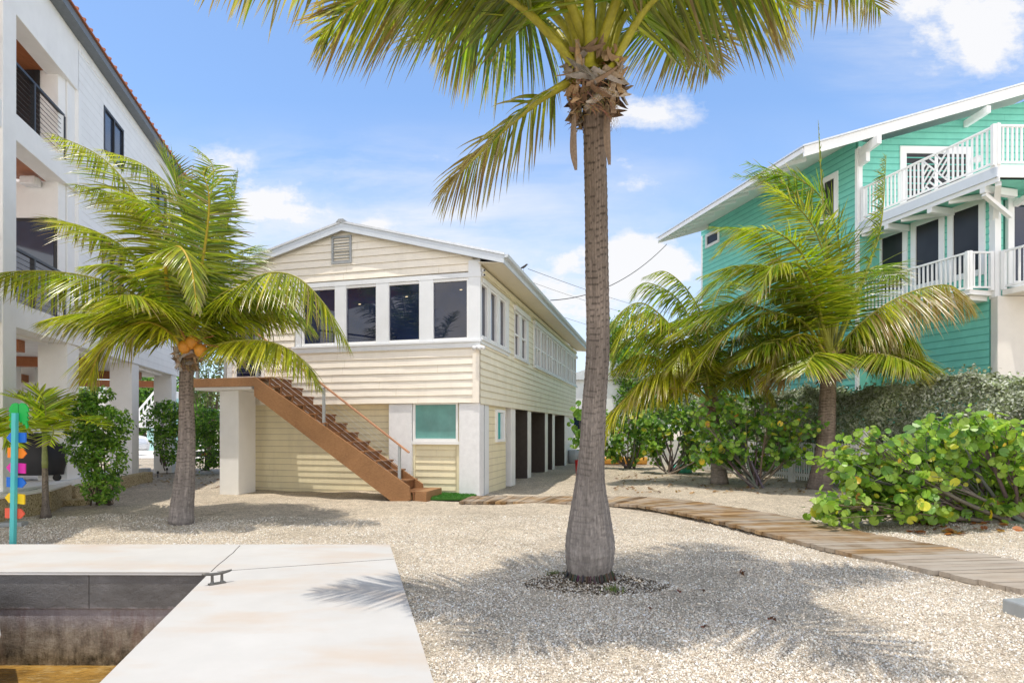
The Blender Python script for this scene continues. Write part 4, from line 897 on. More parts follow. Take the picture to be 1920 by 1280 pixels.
ns = thing('white_stair', P(285, 850, 40)*(1, 1, 0), 'white outdoor staircase on a turquoise base far beyond the white house', 'staircase')
cN = P(285, 806, 40); mb = MB()
for i in range(9): mb.box(cN[0]-1.0+i*.24, cN[0]+1.2, 40.0, 41.4, 1.6+.28*i, 1.88+.28*i)
mb.build('steps', 'white', ns); mb = MB(); mb.bar((cN[0]-1.1, 39.95, 2.5), (cN[0]+1.1, 39.95, 5.1), .08, .12); mb.bar((cN[0]-1.1, 39.95, 1.7), (cN[0]+1.1, 39.95, 4.3), .1, .35)
for i in range(9): mb.bar((cN[0]-1.1+i*.27, 39.95, 1.7+i*.32), (cN[0]-1.1+i*.27, 39.95, 2.55+i*.32), .05, .05)
mb.build('railing', 'white', ns); mb = MB(); mb.box(cN[0]-.4, cN[0]+1.3, 40.1, 41.4, -.05, 1.6); mb.box(cN[0]+.7, cN[0]+1.3, 40.1, 41.4, 1.6, 3.6); mb.build('base', 'pale_turquoise', ns)
tr = thing('utility_trailer', P(400, 870, 24)*(1, 1, 0), 'dark low trailer with a red tail lamp parked behind the landing column', 'trailer'); c = WLOC[tr.name]
mb = MB(); mb.box(c[0]-.75, c[0]+1.2, c[1], c[1]+2.4, .42, .56); mb.box(c[0]-.75, c[0]+1.2, c[1]-.03, c[1], .36, .60); mb.bar(c+(.2, 2.4, .45), c+(.2, 3.8, .45), .08, .08); mb.build('bed', 'black_metal', tr, bevel=.01)
for sx in (-.7, 1.15):
    mb = MB(); wheel(mb, c+(sx, 1.2, .28), .28, .18, np.array([1., 0, 0])); mb.build('wheel', 'tire', tr)
mb = MB(); mb.box(c[0]-.45, c[0]-.2, c[1]-.05, c[1]-.032, .42, .5); mb.build('tail_lamp', 'red_lamp', tr)
mb = MB(); mb.box(-14.5, -11.5, 19, 24, -.02, .03)
setp(MB().prism([P(150,860,30)*(1,1,0)-(0,0,.0), P(420,860,30)*(1,1,0), P(560,860,60)*(1,1,0), P(0,860,60)*(1,1,0)], (0, 0, .012)).build('road', 'stucco_warm'), 'pale sunlit road beyond the houses', 'road', kind='structure')

# ================================================================ TEAL HOUSE
tx = -.2732
th_ = thing('teal_house', (12.5, 15.3, 0), 'tall turquoise clapboard house with white trim and railed balconies behind the hedge', 'house')
WC = np.array([10.74, 18.2]); TW = Fr(WC, (tx, 1), (-1, tx)); TG = Fr(WC, (1, .03), (.03, -1))   # far left wall; gable wall
LWc = np.array([12.48, 15.25]); TL = Fr(LWc, (tx, 1), (-1, tx)); TF = Fr(LWc, (1, .03), (.03, -1))
ZE2 = 10.25; sl2 = .283; DZ = 7.95                       # eave at wall, deck level
Lfar = TW.U(1315)
fw = (TW.U(1570), TW.U(1545), 8.35, 9.75); fw2 = (TW.U(1350), TW.U(1324), TW.Z(1337, 460), TW.Z(1337, 434))
def spT(z):
    if fw[2] < z < fw[3]: return [(0.05, fw[0]), (fw[1], Lfar)]
    if fw2[2] < z < fw2[3]: return [(0.05, fw2[0]), (fw2[1], Lfar)]
    return [(0.05, Lfar)]
siding(TW, 2.7, 10.5, .2, spT, .014, 0, 2, gap=.028).build('side_siding', ['teal', 'shadow_joint_teal'], th_)
siding(TG, DZ, ZE2+2.6, .2, lambda z: [(.05, 9)], .014, 0, .4, 0, lambda z: (max(.05, (z-ZE2)/sl2), 9), gap=.025).build('gable_siding', ['teal', 'shadow_joint_teal'], th_)
mb = MB(); mb.box(0, Lfar, -7, -.03, 0, 10.45, TW); mb.add([TG.pt(.0, -.03, DZ), TG.pt(9, -.03, DZ), TG.pt(9, -.03, ZE2+9*sl2), TG.pt(0, -.03, ZE2)], [(0, 1, 2, 3)]); mb.build('wall', 'teal', th_)
mb = MB(); mb.box(-.03, .06, -.05, .04, 2.7, ZE2-.05, TW); mb.box(.0, .13, .0, .045, DZ, ZE2, TG); mb.build('corner_board', 'white', th_); mb = MB(); mb.box(Lfar-.12, Lfar, -.05, .02, 2.7, ZE2-.1, TW); mb.build('corner_board', 'white', th_)
def twin(fr, u0, u1, z0, z1, gl='screen', fw_=.16, m=None, dep=.05):
    w = MB()
    for q in ((u0-fw_, u0, z0-fw_, z1+fw_*1.1), (u1, u1+fw_, z0-fw_, z1+fw_*1.1), (u0, u1, z1, z1+fw_*1.1), (u0, u1, z0-fw_, z0)): w.box(q[0], q[1], -.05, dep, q[2], q[3], fr)
    if m: w.box((u0+u1)/2-.05, (u0+u1)/2+.05, -.04, dep-.01, z0, z1, fr)
    wo = w.build('window', 'white', th_); g = MB(); g.box(u0-.003, u1+.003, -.03, .015, z0-.003, z1+.003, fr); g.build('pane', gl, wo); return wo
twin(TW, fw[0]+.1, fw[1]-.05, fw[2]+.15, fw[3]-.1); twin(TW, fw2[0]+.12, fw2[1]-.12, fw2[2]+.12, fw2[3]-.12, fw_=.12)
twin(TG, TG.U(1698), TG.U(1810), DZ+.05, DZ+2.12, 'screen', .2, True)
# roof: eave along the lot direction, rake to the right
Yr = 17.5; E0 = P(1507, 275, Yr); ov = None
def tr_(x, t, dz=0): # point on the roof plane: x metres right of eave, t metres along the lot
    return E0+np.array([x, 0, x*sl2])+np.array([tx*t, t, dz])
def slab(x0, x1, t0, t1, dz0, dz1, mb): 
    mb.prism([tr_(x0, t0, dz0), tr_(x1, t0, dz0), tr_(x1, t1, dz0), tr_(x0, t1, dz0)], (0, 0, dz1-dz0))
mb = MB(); slab(-.06, 8.5, -.06, 8.4, -.0, .05, mb); mb.build('roof', 'roof_metal', th_)
mb = MB(); slab(.0, 8.5, .03, 8.3, -.05, -.003, mb); mb.build('soffit', 'stucco', th_)
mb = MB(); slab(.0, 8.5, -.02, .028, -.30, -.004, mb); slab(-.02, .03, .03, 8.3, -.17, -.004, mb); slab(0, 8.5, 8.3, 8.34, -.25, -.004, mb); mb.build('fascia', 'white', th_)
for i in range(12):
    t = .5+i*.68; mb = MB(); mb.prism([tr_(.05, t, -.16), tr_(1.0, t, -.18), tr_(1.0, t, -.052), tr_(.05, t, -.052)], (0, .07, 0)); mb.build('rafter_tail', 'white', th_)
mb = MB(); c = TG.pt(.06, 0, 0); mb.box(.0, .12, .05, .95, ZE2-.34, ZE2-.08, TG); mb.box(.0, .12, .05, .42, ZE2-.62, ZE2-.345, TG); mb.build('bracket', 'white', th_); mb = MB(); mb.box(3.35, 3.47, .03, .9, ZE2+.65, ZE2+.85, TG); mb.build('bracket', 'white', th_)
# lower storeys
cz0 = 4.98
lspan = lambda z: [(0.04, 6)]
lw = [(TL.U(a, 0), TL.U(b, 0)) for a, b in ((1837, 1789), (1762, 1719), (1694, 1655), (1636, 1612))]; lz0, lz1 = TL.Z(1810, 512), TL.Z(1837, 383)
def spL(z):
    if lz0-.1 < z < lz1+.1:
        out = []; a = .04
        for (u0, u1) in lw: out.append((a, u0)); a = u1
        return out+[(a, 6)]
    return [(.04, 6)]
siding(TL, .0, DZ-.35, .2, spL, .014, 0, 2, gap=.022).build('side_siding', ['teal', 'shadow_joint_teal'], th_)
siding(TF, cz0-.1, DZ-.35, .2, lambda z: [(.1, .3), (2.4, 9)] if 5.0 < z < 7.4 else [(.1, 9)], .014, 0, 2, gap=.022).build('front_siding', ['teal', 'shadow_joint_teal'], th_)
mb = MB(); mb.box(.0, 5.5, -6, -.03, 0, DZ-.3, TL); mb.build('wall', 'teal', th_)
for (u0, u1) in lw: twin(TL, u0, u1, lz0, lz1)
twin(TF, TF.U(1899), TF.U(2010), 5.35, TF.Z(1905, 385), 'glass')
mb = MB(); mb.box(-.02, .14, -.05, .14, cz0-.1, DZ-.32, TF); mb.build('corner_post', 'white', th_)
mb = MB(); mb.box(-.02, 1.25, .0, .22, 0, cz0-.06, TF); mb.box(1.25, 6, .0, .22, 3.95, cz0-.06, TF); mb.box(1.25, 6, -1.2, -.9, 0, 3.95, TF); mb.build('stucco_base', 'stucco_warm', th_, bevel=.015)
mb = MB(); mb.box(3.9, 4.2, -.01, .2, 0, 2.9, TL); mb.build('column', 'white', th_)
mb = MB(); mb.box(TL.U(1742), TL.U(1736), .02, .12, 3.05, 3.25, TL); mb.build('wall_box', 'grey_metal', th_)
# upper deck
DC = P(1867, 306, 14.3); DL = Fr(DC[:2], (tx, 1), (-1, tx)); DF = Fr(DC[:2], (1, .02), (.02, -1)); Ld = DL.U(1613)
mb = MB(); mb.prism([DL.pt(-.0, 0, DZ-.06), DF.pt(6, 0, DZ-.06), DF.pt(6, -4.3, DZ-.06), DL.pt(Ld+1.2, .0, DZ-.06)], (0, 0, .06)); mb.build('deck_floor', 'white', th_)
mb = MB(); mb.box(-.02, Ld+1.0, -.04, .0, DZ-.30, DZ-.062, DL); mb.build('deck_fascia', 'fascia', th_)
mb = MB(); mb.box(-.0, 6, -.04, .0, DZ-.30, DZ-.062, DF); mb.box(-.05, Ld+1, -.07, -.041, DZ-.42, DZ-.3, DL); mb.build('deck_fascia', 'white', th_)
mb = MB(); mb.prism([DL.pt(.1, -.06, DZ-.34), DF.pt(6, -.06, DZ-.34), DF.pt(6, -2, DZ-.34), DL.pt(Ld+.6, -1.0, DZ-.34), DL.pt(Ld+.6, -.06, DZ-.34)], (0, 0, .02)); mb.build('deck_underside', 'teal', th_)
mb = MB()
for u in (.35, 1.75, 3.1, 4.4): 
    mb.bar(DL.pt(u, -.05, DZ-.46), DL.pt(u, -1.15, DZ-.46), .13, .18); mb.bar(DL.pt(u, -.1, DZ-.58), DL.pt(u, -1.0, DZ-1.05), .1, .1) if u == .35 else None
    mb.bar(DL.pt(u+.05, -.95, DZ-.43), DL.pt(u+.9, -.1, DZ-.43), .1, .12)
mb.bar(DF.pt(.15, -.1, DZ-.42), TF.pt(.06, .05, DZ-1.0), .12, .14); mb.bar(DF.pt(1.4, -.1, DZ-.42), TF.pt(.6, .05, DZ-.62), .12, .14); mb.build('deck_bracket', 'white', th_)
def picket_rail(fr, u0, u1, z, n=0, gap=.115, skip=None, h=1.0):
    m = MB(); m.box(u0, u1, n-.035, n+.035, z+h-.045, z+h, fr); m.box(u0, u1, n-.025, n+.025, z+.06, z+.105, fr)
    k = int(abs(u1-u0)/gap); 
    for i in range(1, k):
        u = u0+(u1-u0)*i/k
        if skip and skip[0] < u < skip[1]: continue
        m.box(u-.019, u+.019, n-.019, n+.019, z+.105, z+h-.045, fr)
    for u in (u0, u1): m.box(u-.045, u+.045, n-.045, n+.045, z, z+h+.01, fr)
    if skip:
        a, b = skip; za, zb3 = z+.105, z+h-.045; m.box(a-.02, a+.02, n-.02, n+.02, za, zb3, fr); m.box(b-.02, b+.02, n-.02, n+.02, za, zb3, fr)
        D = lambda p, q: m.bar(fr.pt(p[0], n, p[1]), fr.pt(q[0], n, q[1]), .03, .035)
        w, hh = b-a, zb3-za; cx = (a+b)/2; cy = (za+zb3)/2
        D((a, za), (b, zb3)); D((a, zb3), (b, za))
        Q = lambda x, y: (a+w*x, za+hh*y)
        for c_ in (.25, .5, .75): D(Q(0, c_), Q(c_/2, c_/2)); D(Q(1, c_), Q((1+c_)/2, (1+c_)/2)); D(Q(c_, 1), Q(c_/2, 1-c_/2)); D(Q(c_, 0), Q((1+c_)/2, (1-c_)/2))
    o = m.build('railing', 'white', th_); return o
picket_rail(DL, .0, Ld-.05, DZ, -.06, .12, (DL.U(1775), DL.U(1727))); picket_rail(DF, .0, 6, DZ, -.06)
# balcony on the left wall
BC = np.array([11.78, 15.1]); BL = Fr(BC, (tx, 1), (-1, tx)); BF = Fr(BC, (1, .03), (.03, -1))
picket_rail(BL, 0, 3.8, cz0+.1, -.03, .125); picket_rail(BF, 0, .62, cz0+.1, -.03, .125)
mb = MB(); mb.prism([BL.pt(-.06, .05, cz0-.02), BL.pt(-.06, -.85, cz0-.02), BL.pt(3.9, -.85, cz0-.02), BL.pt(3.9, .05, cz0-.02)], (0, 0, .12)); mb.prism([BL.pt(.05, -.1, cz0-.14), BL.pt(.05, -.85, cz0-.14), BL.pt(3.7, -.85, cz0-.14), BL.pt(3.7, -.1, cz0-.14)], (0, 0, .118)); mb.build('balcony_floor', 'stucco', th_, bevel=.02)
b2 = P(1882, 461, 15.05); B2 = Fr(b2[:2], (-tx, -1), (-1, tx)); picket_rail(B2, 0, 2.2, cz0+.1, 0, .12)
mb = MB(); mb.box(0, 2.3, -2.5, .05, cz0-.05, cz0+.09, B2); mb.build('balcony_floor', 'stucco_warm', th_)
mb = MB(); c = TG.pt(3.6, .1, DZ+1.9); mb.tube([c, c+(0, -.18, -.05)], [.06, .12], 12); mb.build('outdoor_lamp', 'plastic_white', th_, True)

# ================================================================ FENCE, HEDGE
fA = np.array([8.06, 16.8]); FN = Fr(fA, (-.3, .954)); FN.n = np.array([-.954, -.3, 0])
fc_ = thing('picket_fence', (8.06, 16.8, 0), 'white vinyl picket fence running between the sea grapes and the silvery hedge', 'fence')
U0, U1 = -9.5, 17
mb = MB(); u = U0; i = 0
while u < U1: mb.box(u-.018, u+.018, -.018, .0, .06, 1.12+.03*math.cos((u-U0)/2.4*2*PI), FN); u += .085
mb.build('picket', 'white', fc_)
mb = MB()
for z in (.16, 1.0): mb.box(U0, U1, -.05, -.019, z, z+.09, FN)
mb.build('rail', 'white', fc_)
for k_ in range(12):
    u = U0+k_*2.4; mb = MB(); mb.box(u-.065, u+.065, -.12, .02, -.05, 1.42, FN); mb.box(u-.09, u+.09, -.145, .045, 1.42, 1.46, FN); mb.box(u-.05, u+.05, -.11, .01, 1.46, 1.52, FN); mb.build('post', 'white', fc_)
HN = Fr(fA+np.array([1.25, .35]), (-.3, .954)); HN.n = FN.n
hd = thing('silver_hedge', HN.pt(0, 0, 0), 'tall clipped hedge of small silvery leaves in front of the turquoise house', 'hedge')
R = np.random.default_rng(21); n = 120000
u = R.uniform(-9, 6.5, n); zr = R.random(n)
topz = 2.55+.10*np.sin(u*1.3)+.08*np.sin(u*3.1+1)+.05*np.sin(u*7); thick = .62+.10*np.sin(u*2.2+2)+.07*np.sin(u*5.1)
ang = R.uniform(0, PI, n); rr = R.random(n)**.22
nn_ = np.cos(ang)*rr*thick*1.0; zz_ = .35+(topz-.35)*np.where(R.random(n) < .62, R.random(n)**.8, 1-.12*R.random(n)**2)
side = np.where(R.random(n) < .7, 1, -1); face = R.random(n) < .72
nn_ = np.where(face, side*thick*(.72+.28*rr*R.random(n)**.3)*np.where(zz_ > topz-.25, .8, 1), nn_)
nn_ = nn_+.08*np.sin(u*4+zz_*5)*side; zz_ = zz_+R.normal(0, .03, n)
spr = R.random(n) < .05; zz_ = np.where(spr & (zz_ > 2.2), zz_+R.random(n)*.25, zz_)
cen = HN.O+HN.u*u[:, None]+HN.n*nn_[:, None]+np.array([0, 0, 1.])*zz_[:, None]
nrm = HN.n*np.where(face, side, 0)[:, None]*.9+np.array([0, -.2, .7])
leaf_tone = .65+.35*np.clip(np.sin(u*2.3+zz_*3)*.5+.5+R.normal(0, .2, n), 0, 1)  # leaf colour varies in waves along the hedge
V0, F0 = pointed_leaf(.5)
leafobj('foliage', 'silver_leaf', V0, F0, cen, nrm, R.uniform(.07, .115, n), mixcol(R, n, [(.56,.61,.47), (.42,.48,.30), (.70,.73,.63), (.26,.32,.15)], [4, 3, 3, 2])*leaf_tone[:, None], hd, R, .75)
mb = MB(); mb.cc = (.10, .09, .07); r = random.Random(4)
for i in range(46):
    u_ = -8.8+i*.33; a = HN.pt(u_, r.uniform(-.2, .2), -.02); b = HN.pt(u_+r.uniform(-.3, .3), r.uniform(-.4, .4), 2.2); mb.tube(spline([a, (a+b)/2+R.normal(0, .08, 3), b], 6), [.025, .022, .018, .015, .01, .006], 5, cap=False)
mb.build('stem', 'bark', hd, True, True)
# ================================================================ PALMS
LFG = (.20,.19,.18)
def coconut(c, r, parent, colr=(.62,.26,.03)):
    V = []; FQ = []; n, m = 12, 16
    for i in range(n+1):
        a = PI*i/n; rr = r*math.sin(a)*(1+.04*math.cos(3*a)); 
        for j in range(m): b = 2*PI*j/m; k = 1+.06*math.cos(3*b)*math.sin(a); V.append(np.array(c)+(rr*k*math.cos(b), rr*k*math.sin(b), -r*1.15*math.cos(a)))
    for i in range(n):
        for j in range(m): FQ.append((i*m+j, i*m+(j+1) % m, (i+1)*m+(j+1) % m, (i+1)*m+j))
    return mkobj('coconut', V, FQ, 'rachis', None, parent, np.tile(np.array(colr), (len(V), 1)), smooth=True)
def inflo(pts, parent, w=.012, colr=(.34,.14,.04)):
    mb = MB(); mb.cc = colr; mb.tube(spline(pts, 8), [w*(1-.6*i/7) for i in range(8)], 6); return mb.build('flower_stalk', 'rachis', parent, True, True)

# -- big palm in the middle of the yard
bp = thing('coconut_palm', (.775, 5.86, 0), 'tall coconut palm with a swollen grey trunk base in the middle of the gravel yard', 'palm tree')
T = [(1104,1100,5.86,37), (1105,1085,5.86,37.5), (1105,1072,5.86,39.5), (1105,1056,5.85,43.5), (1106,1028,5.84,46), (1106,1003,5.83,44), (1106,962,5.81,37.5), (1106,921,5.78,30), (1107,888,5.75,26), (1110,839,5.69,23.3), (1114,757,5.6,22.4), (1120,675,5.5,21.6), (1121,600,5.4,21.6), (1119,500,5.25,21.6), (1118,400,5.1,21), (1116,300,4.95,20.8), (1114,215,4.8,20.5), (1113,140,4.7,20)]
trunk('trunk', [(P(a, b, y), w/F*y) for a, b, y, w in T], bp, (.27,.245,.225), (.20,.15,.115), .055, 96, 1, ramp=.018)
# root collar
mb = MB(); r = random.Random(2)
for i in range(90):
    a = r.uniform(0, 2*PI); o = np.array([math.cos(a), math.sin(a), 0]); mb.cc = tuple(x*r.uniform(.5, 1.2) for x in (.10,.08,.065)); p = np.array([.775, 5.86, .13])+o*.204
    mb.tube([p, p+o*.03-(0, 0, .08), p+o*r.uniform(.03, .08)-(0, 0, .15)], [.010, .009, .006], 5)
mb.build('root_collar', 'bark', bp, True, True)
CB = P(1113, 150, 4.72)
boots('leaf_bases', CB-(0, 0, .03), bp, .155, .42, 95, .27, 5)
mb = MB(); mb.cc = (.26,.19,.14)
for (a, b, y), L in (((1077, 250, 4.65), 70), ((1140, 215, 4.7), 95)):
    p0 = P(a, b-45, y); p1 = P(a-2, b+L*.4, y-.02); p2 = P(a+3, b+L, y)
    for q, w in ((p0, .01), (p1, .02), (p2, .012)): pass
    sp = spline([p0, p1, p2], 8); vs = []
    for i, q in enumerate(sp): ww = .006+.022*math.sin(PI*i/7*.9+.15); vs += [q-(ww, 0, 0), q+(0, -.012, 0), q+(ww, 0, 0)]
    mb.add(vs, [f for i in range(7) for f in ((3*i, 3*i+1, 3*i+4, 3*i+3), (3*i+1, 3*i+2, 3*i+5, 3*i+4))])
mb.build('hanging_sheath', 'fibre', bp, cols=True)
Y0 = 4.72; big = dict(n=124, ll=.86, lw=.027, r0=.036, seg=6, g=.52, bare=.22, rc=(.50,.46,.05))
FB = [
 # pts                                                                     options
 ([(1078,128,Y0-.05),(1035,70,4.6),(960,0,4.5),(860,-45,4.35),(745,-35,4.25),(650,20,4.2),(600,70,4.18)], dict(dry=.4, yel=.35, wind=(-.15,0,0), ll=.80)),
 ([(1085,115,Y0),(1050,40,4.75),(930,-60,4.7),(730,-125,4.55),(540,-110,4.42),(370,-40,4.35)], dict(dry=.3, yel=.45, ll=.85)),
 ([(1075,150,Y0),(1048,165,4.7),(1000,195,4.75),(930,255,4.8),(868,318,4.85),(822,368,4.85)], dict(dry=.75, yel=.45, ll=.62, n=70, lift=.1, bare=.1, wind=(-.05,0,0))),
 ([(1080,120,4.78),(1045,60,4.9),(990,20,5.1),(900,15,5.3),(820,70,5.5)], dict(dry=.3, yel=.15, ll=1.1)),
 ([(1090,110,4.7),(1060,20,4.6),(990,-70,4.4),(880,-90,4.1),(780,-20,3.85)], dict(dry=.2, yel=.3, ll=.7)),
 ([(1145,135,Y0-.05),(1172,80,4.62),(1225,0,4.5),(1310,-45,4.4),(1400,-45,4.3),(1480,10,4.25)], dict(dry=.4, yel=.35, ll=.85, wind=(.0,0,0))),
 ([(1140,120,Y0),(1180,20,4.75),(1300,-75,4.8),(1460,-95,4.9),(1590,-50,4.95),(1650,20,5.0)], dict(dry=.4, yel=.35, ll=.68)),
 ([(1140,125,4.8),(1180,60,5.1),(1240,40,5.5),(1300,70,5.8),(1330,130,6.0)], dict(dry=.45, yel=.15, ll=.75)),
 ([(1130,110,4.75),(1200,-40,4.8),(1380,-180,4.9),(1580,-190,4.95),(1740,-100,5.0)], dict(dry=.3, yel=.4, ll=.7)),
 ([(1105,130,4.6),(1105,60,4.55),(1100,-60,4.35),(1080,-150,3.9),(1060,-160,3.3)], dict(dry=.2, yel=.2)),
 ([(1120,120,4.7),(1130,0,4.7),(1150,-150,4.6),(1220,-260,4.2),(1300,-250,3.6)], dict(dry=.2, yel=.2)),
 ([(1095,120,4.8),(1080,0,4.9),(1040,-120,5.2),(980,-170,5.7),(940,-110,6.2)], dict(dry=.2, yel=.1)),
 ([(1120,110,4.85),(1150,-20,5.0),(1200,-100,5.4),(1250,-80,6.0),(1270,0,6.5)], dict(dry=.2, yel=.1)),
 ([(1108,100,4.72),(1110,-60,4.72),(1100,-230,4.8),(1060,-330,4.9)], dict(dry=.05, yel=.3, lift=.6, g=.3)),
]
for i, (pp, kw) in enumerate(FB):
    o = dict(big); o.update(kw); frond('frond', [P(*q) for q in pp], bp, seed=100+i, **o)
for i, (az, el, L, dr) in enumerate([(-60, 52, 3.0, 62), (-135, 52, 2.8, 65)]):
    frond('frond', arc(CB+(0, 0, .12), az, el, L, dr), bp, seed=140+i, **big)

# -- left coconut palm
lp = thing('coconut_palm', (-5.33, 9.47, 0), 'leaning short coconut palm with orange coconuts in front of the white house', 'palm tree')
T = [(339,985,9.47,20), (340,975,9.47,22), (341,955,9.47,20.5), (345,915,9.47,18.5), (348,875,9.46,16), (350,830,9.45,14.5), (350,780,9.45,13), (349,730,9.45,12), (350,695,9.45,12), (352,670,9.45,12)]
trunk('trunk', [(P(a, b, y), w/F*y) for a, b, y, w in T], lp, (.29,.26,.24), (.22,.17,.14), .055, 48, 2)
CL = P(352, 668, 9.45); boots('leaf_bases', CL+(0, 0, .03), lp, .13, .35, 60, .28, 6)
Y0 = 9.45; kwL = dict(n=112, ll=.84, lw=.029, r0=.026, seg=5, g=.62, wind=(-.1,0,0), yel=.48, dry=.18)
FL = [
 ([(345,655,9.4),(300,590,9.3),(220,535,9.2),(110,510,9.1),(0,512,9.05),(-50,535,9.0)], dict(g=.9, ll=.9)),
 ([(345,665,9.3),(322,628,9.1),(280,605,8.9),(232,617,8.8),(190,655,8.7),(166,712,8.7)], dict(yel=.75, g=.7, ll=.85, rc=(.55,.38,.03))),
 ([(345,640,9.5),(300,540,9.5),(240,470,9.4),(170,430,9.3),(85,407,9.3)], dict(dry=.3)),
 ([(348,640,9.5),(310,480,9.6),(255,370,9.6),(190,295,9.6),(98,250,9.6)], dict(lift=.1, yel=.5)),
 ([(348,640,9.6),(320,500,9.8),(280,410,9.9),(215,365,9.9),(140,345,9.9)], dict(lift=.15)),
 ([(352,640,9.6),(350,470,9.9),(330,370,10.1),(270,310,10.2),(190,280,10.3)], dict(lift=.2)),
 ([(353,640,9.6),(375,480,9.9),(395,370,10.2),(398,310,10.3),(365,275,10.4)], dict(yel=.2, ll=.55)),
 ([(356,640,9.6),(400,500,9.8),(432,400,9.9),(447,320,10.0)], dict(yel=.2, ll=.5, g=.7)),
 ([(355,650,9.3),(367,560,9.1),(386,450,8.9),(392,370,8.7),(380,320,8.5)], dict(rc=(.50,.38,.03), ll=.7, g=.5, yel=.3)),
 ([(352,650,9.3),(318,560,9.0),(312,490,8.6),(335,462,8.3),(358,500,8.1),(370,585,8.0)], dict(ll=.5, rc=(.55,.38,.03), g=.8)),
 ([(358,650,9.4),(410,575,9.3),(480,520,9.2),(545,515,9.1),(600,560,9.0),(655,650,9.0)], dict(ll=.92, g=.9)),
 ([(360,665,9.4),(420,643,9.3),(500,640,9.2),(560,668,9.1),(600,725,9.05)], dict(ll=.75, yel=.7, g=.8)),
 ([(358,655,9.5),(410,590,9.7),(470,560,9.9),(540,575,10),(590,620,10.1)], dict(yel=.2)),
 ([(356,645,9.6),(400,540,10),(440,480,10.5),(480,460,11)], dict(yel=.1)),
 ([(348,660,9.5),(300,610,9.9),(230,590,10.3),(170,610,10.6)], dict(yel=.1)),
 ([(350,640,9.5),(345,500,9.3),(300,400,9.1),(220,360,8.9)], dict(yel=.3)),
 ([(346,645,9.3),(290,560,9.0),(220,500,8.7),(150,500,8.4)], dict(yel=.3, ll=.55)),
 ([(352,640,9.5),(362,480,9.5),(330,350,9.5),(300,280,9.5)], dict(lift=.5, g=.3, yel=.2)),
]
for i, (pp, kw) in enumerate(FL):
    o = dict(kwL); o.update(kw); frond('frond', [P(*q) for q in pp], lp, seed=200+i, **o)
for i, (az, el, L, dr) in enumerate([(80, 35, 2.0, 80), (40, 50, 2.1, 80), (120, 55, 2.2, 80), (-95, 55, 1.7, 95), (10, 62, 2.1, 85), (170, 55, 2.2, 90), (-150, 40, 2.0, 85)]): frond('frond', arc(CL+(0, 0, .1), az, el, L, dr), lp, seed=240+i, **kwL)
for px, py in ((346, 650), (376, 657), (360, 642)): coconut(P(px, py, 9.25), .095, lp)
for i, (a, b) in enumerate([(400, 630), (372, 600), (330, 605), (410, 650)]): inflo([P(355, 655, 9.3), P((355+a)/2, (655+b)/2-6, 9.2), P(a, b, 9.1)], lp, .02)

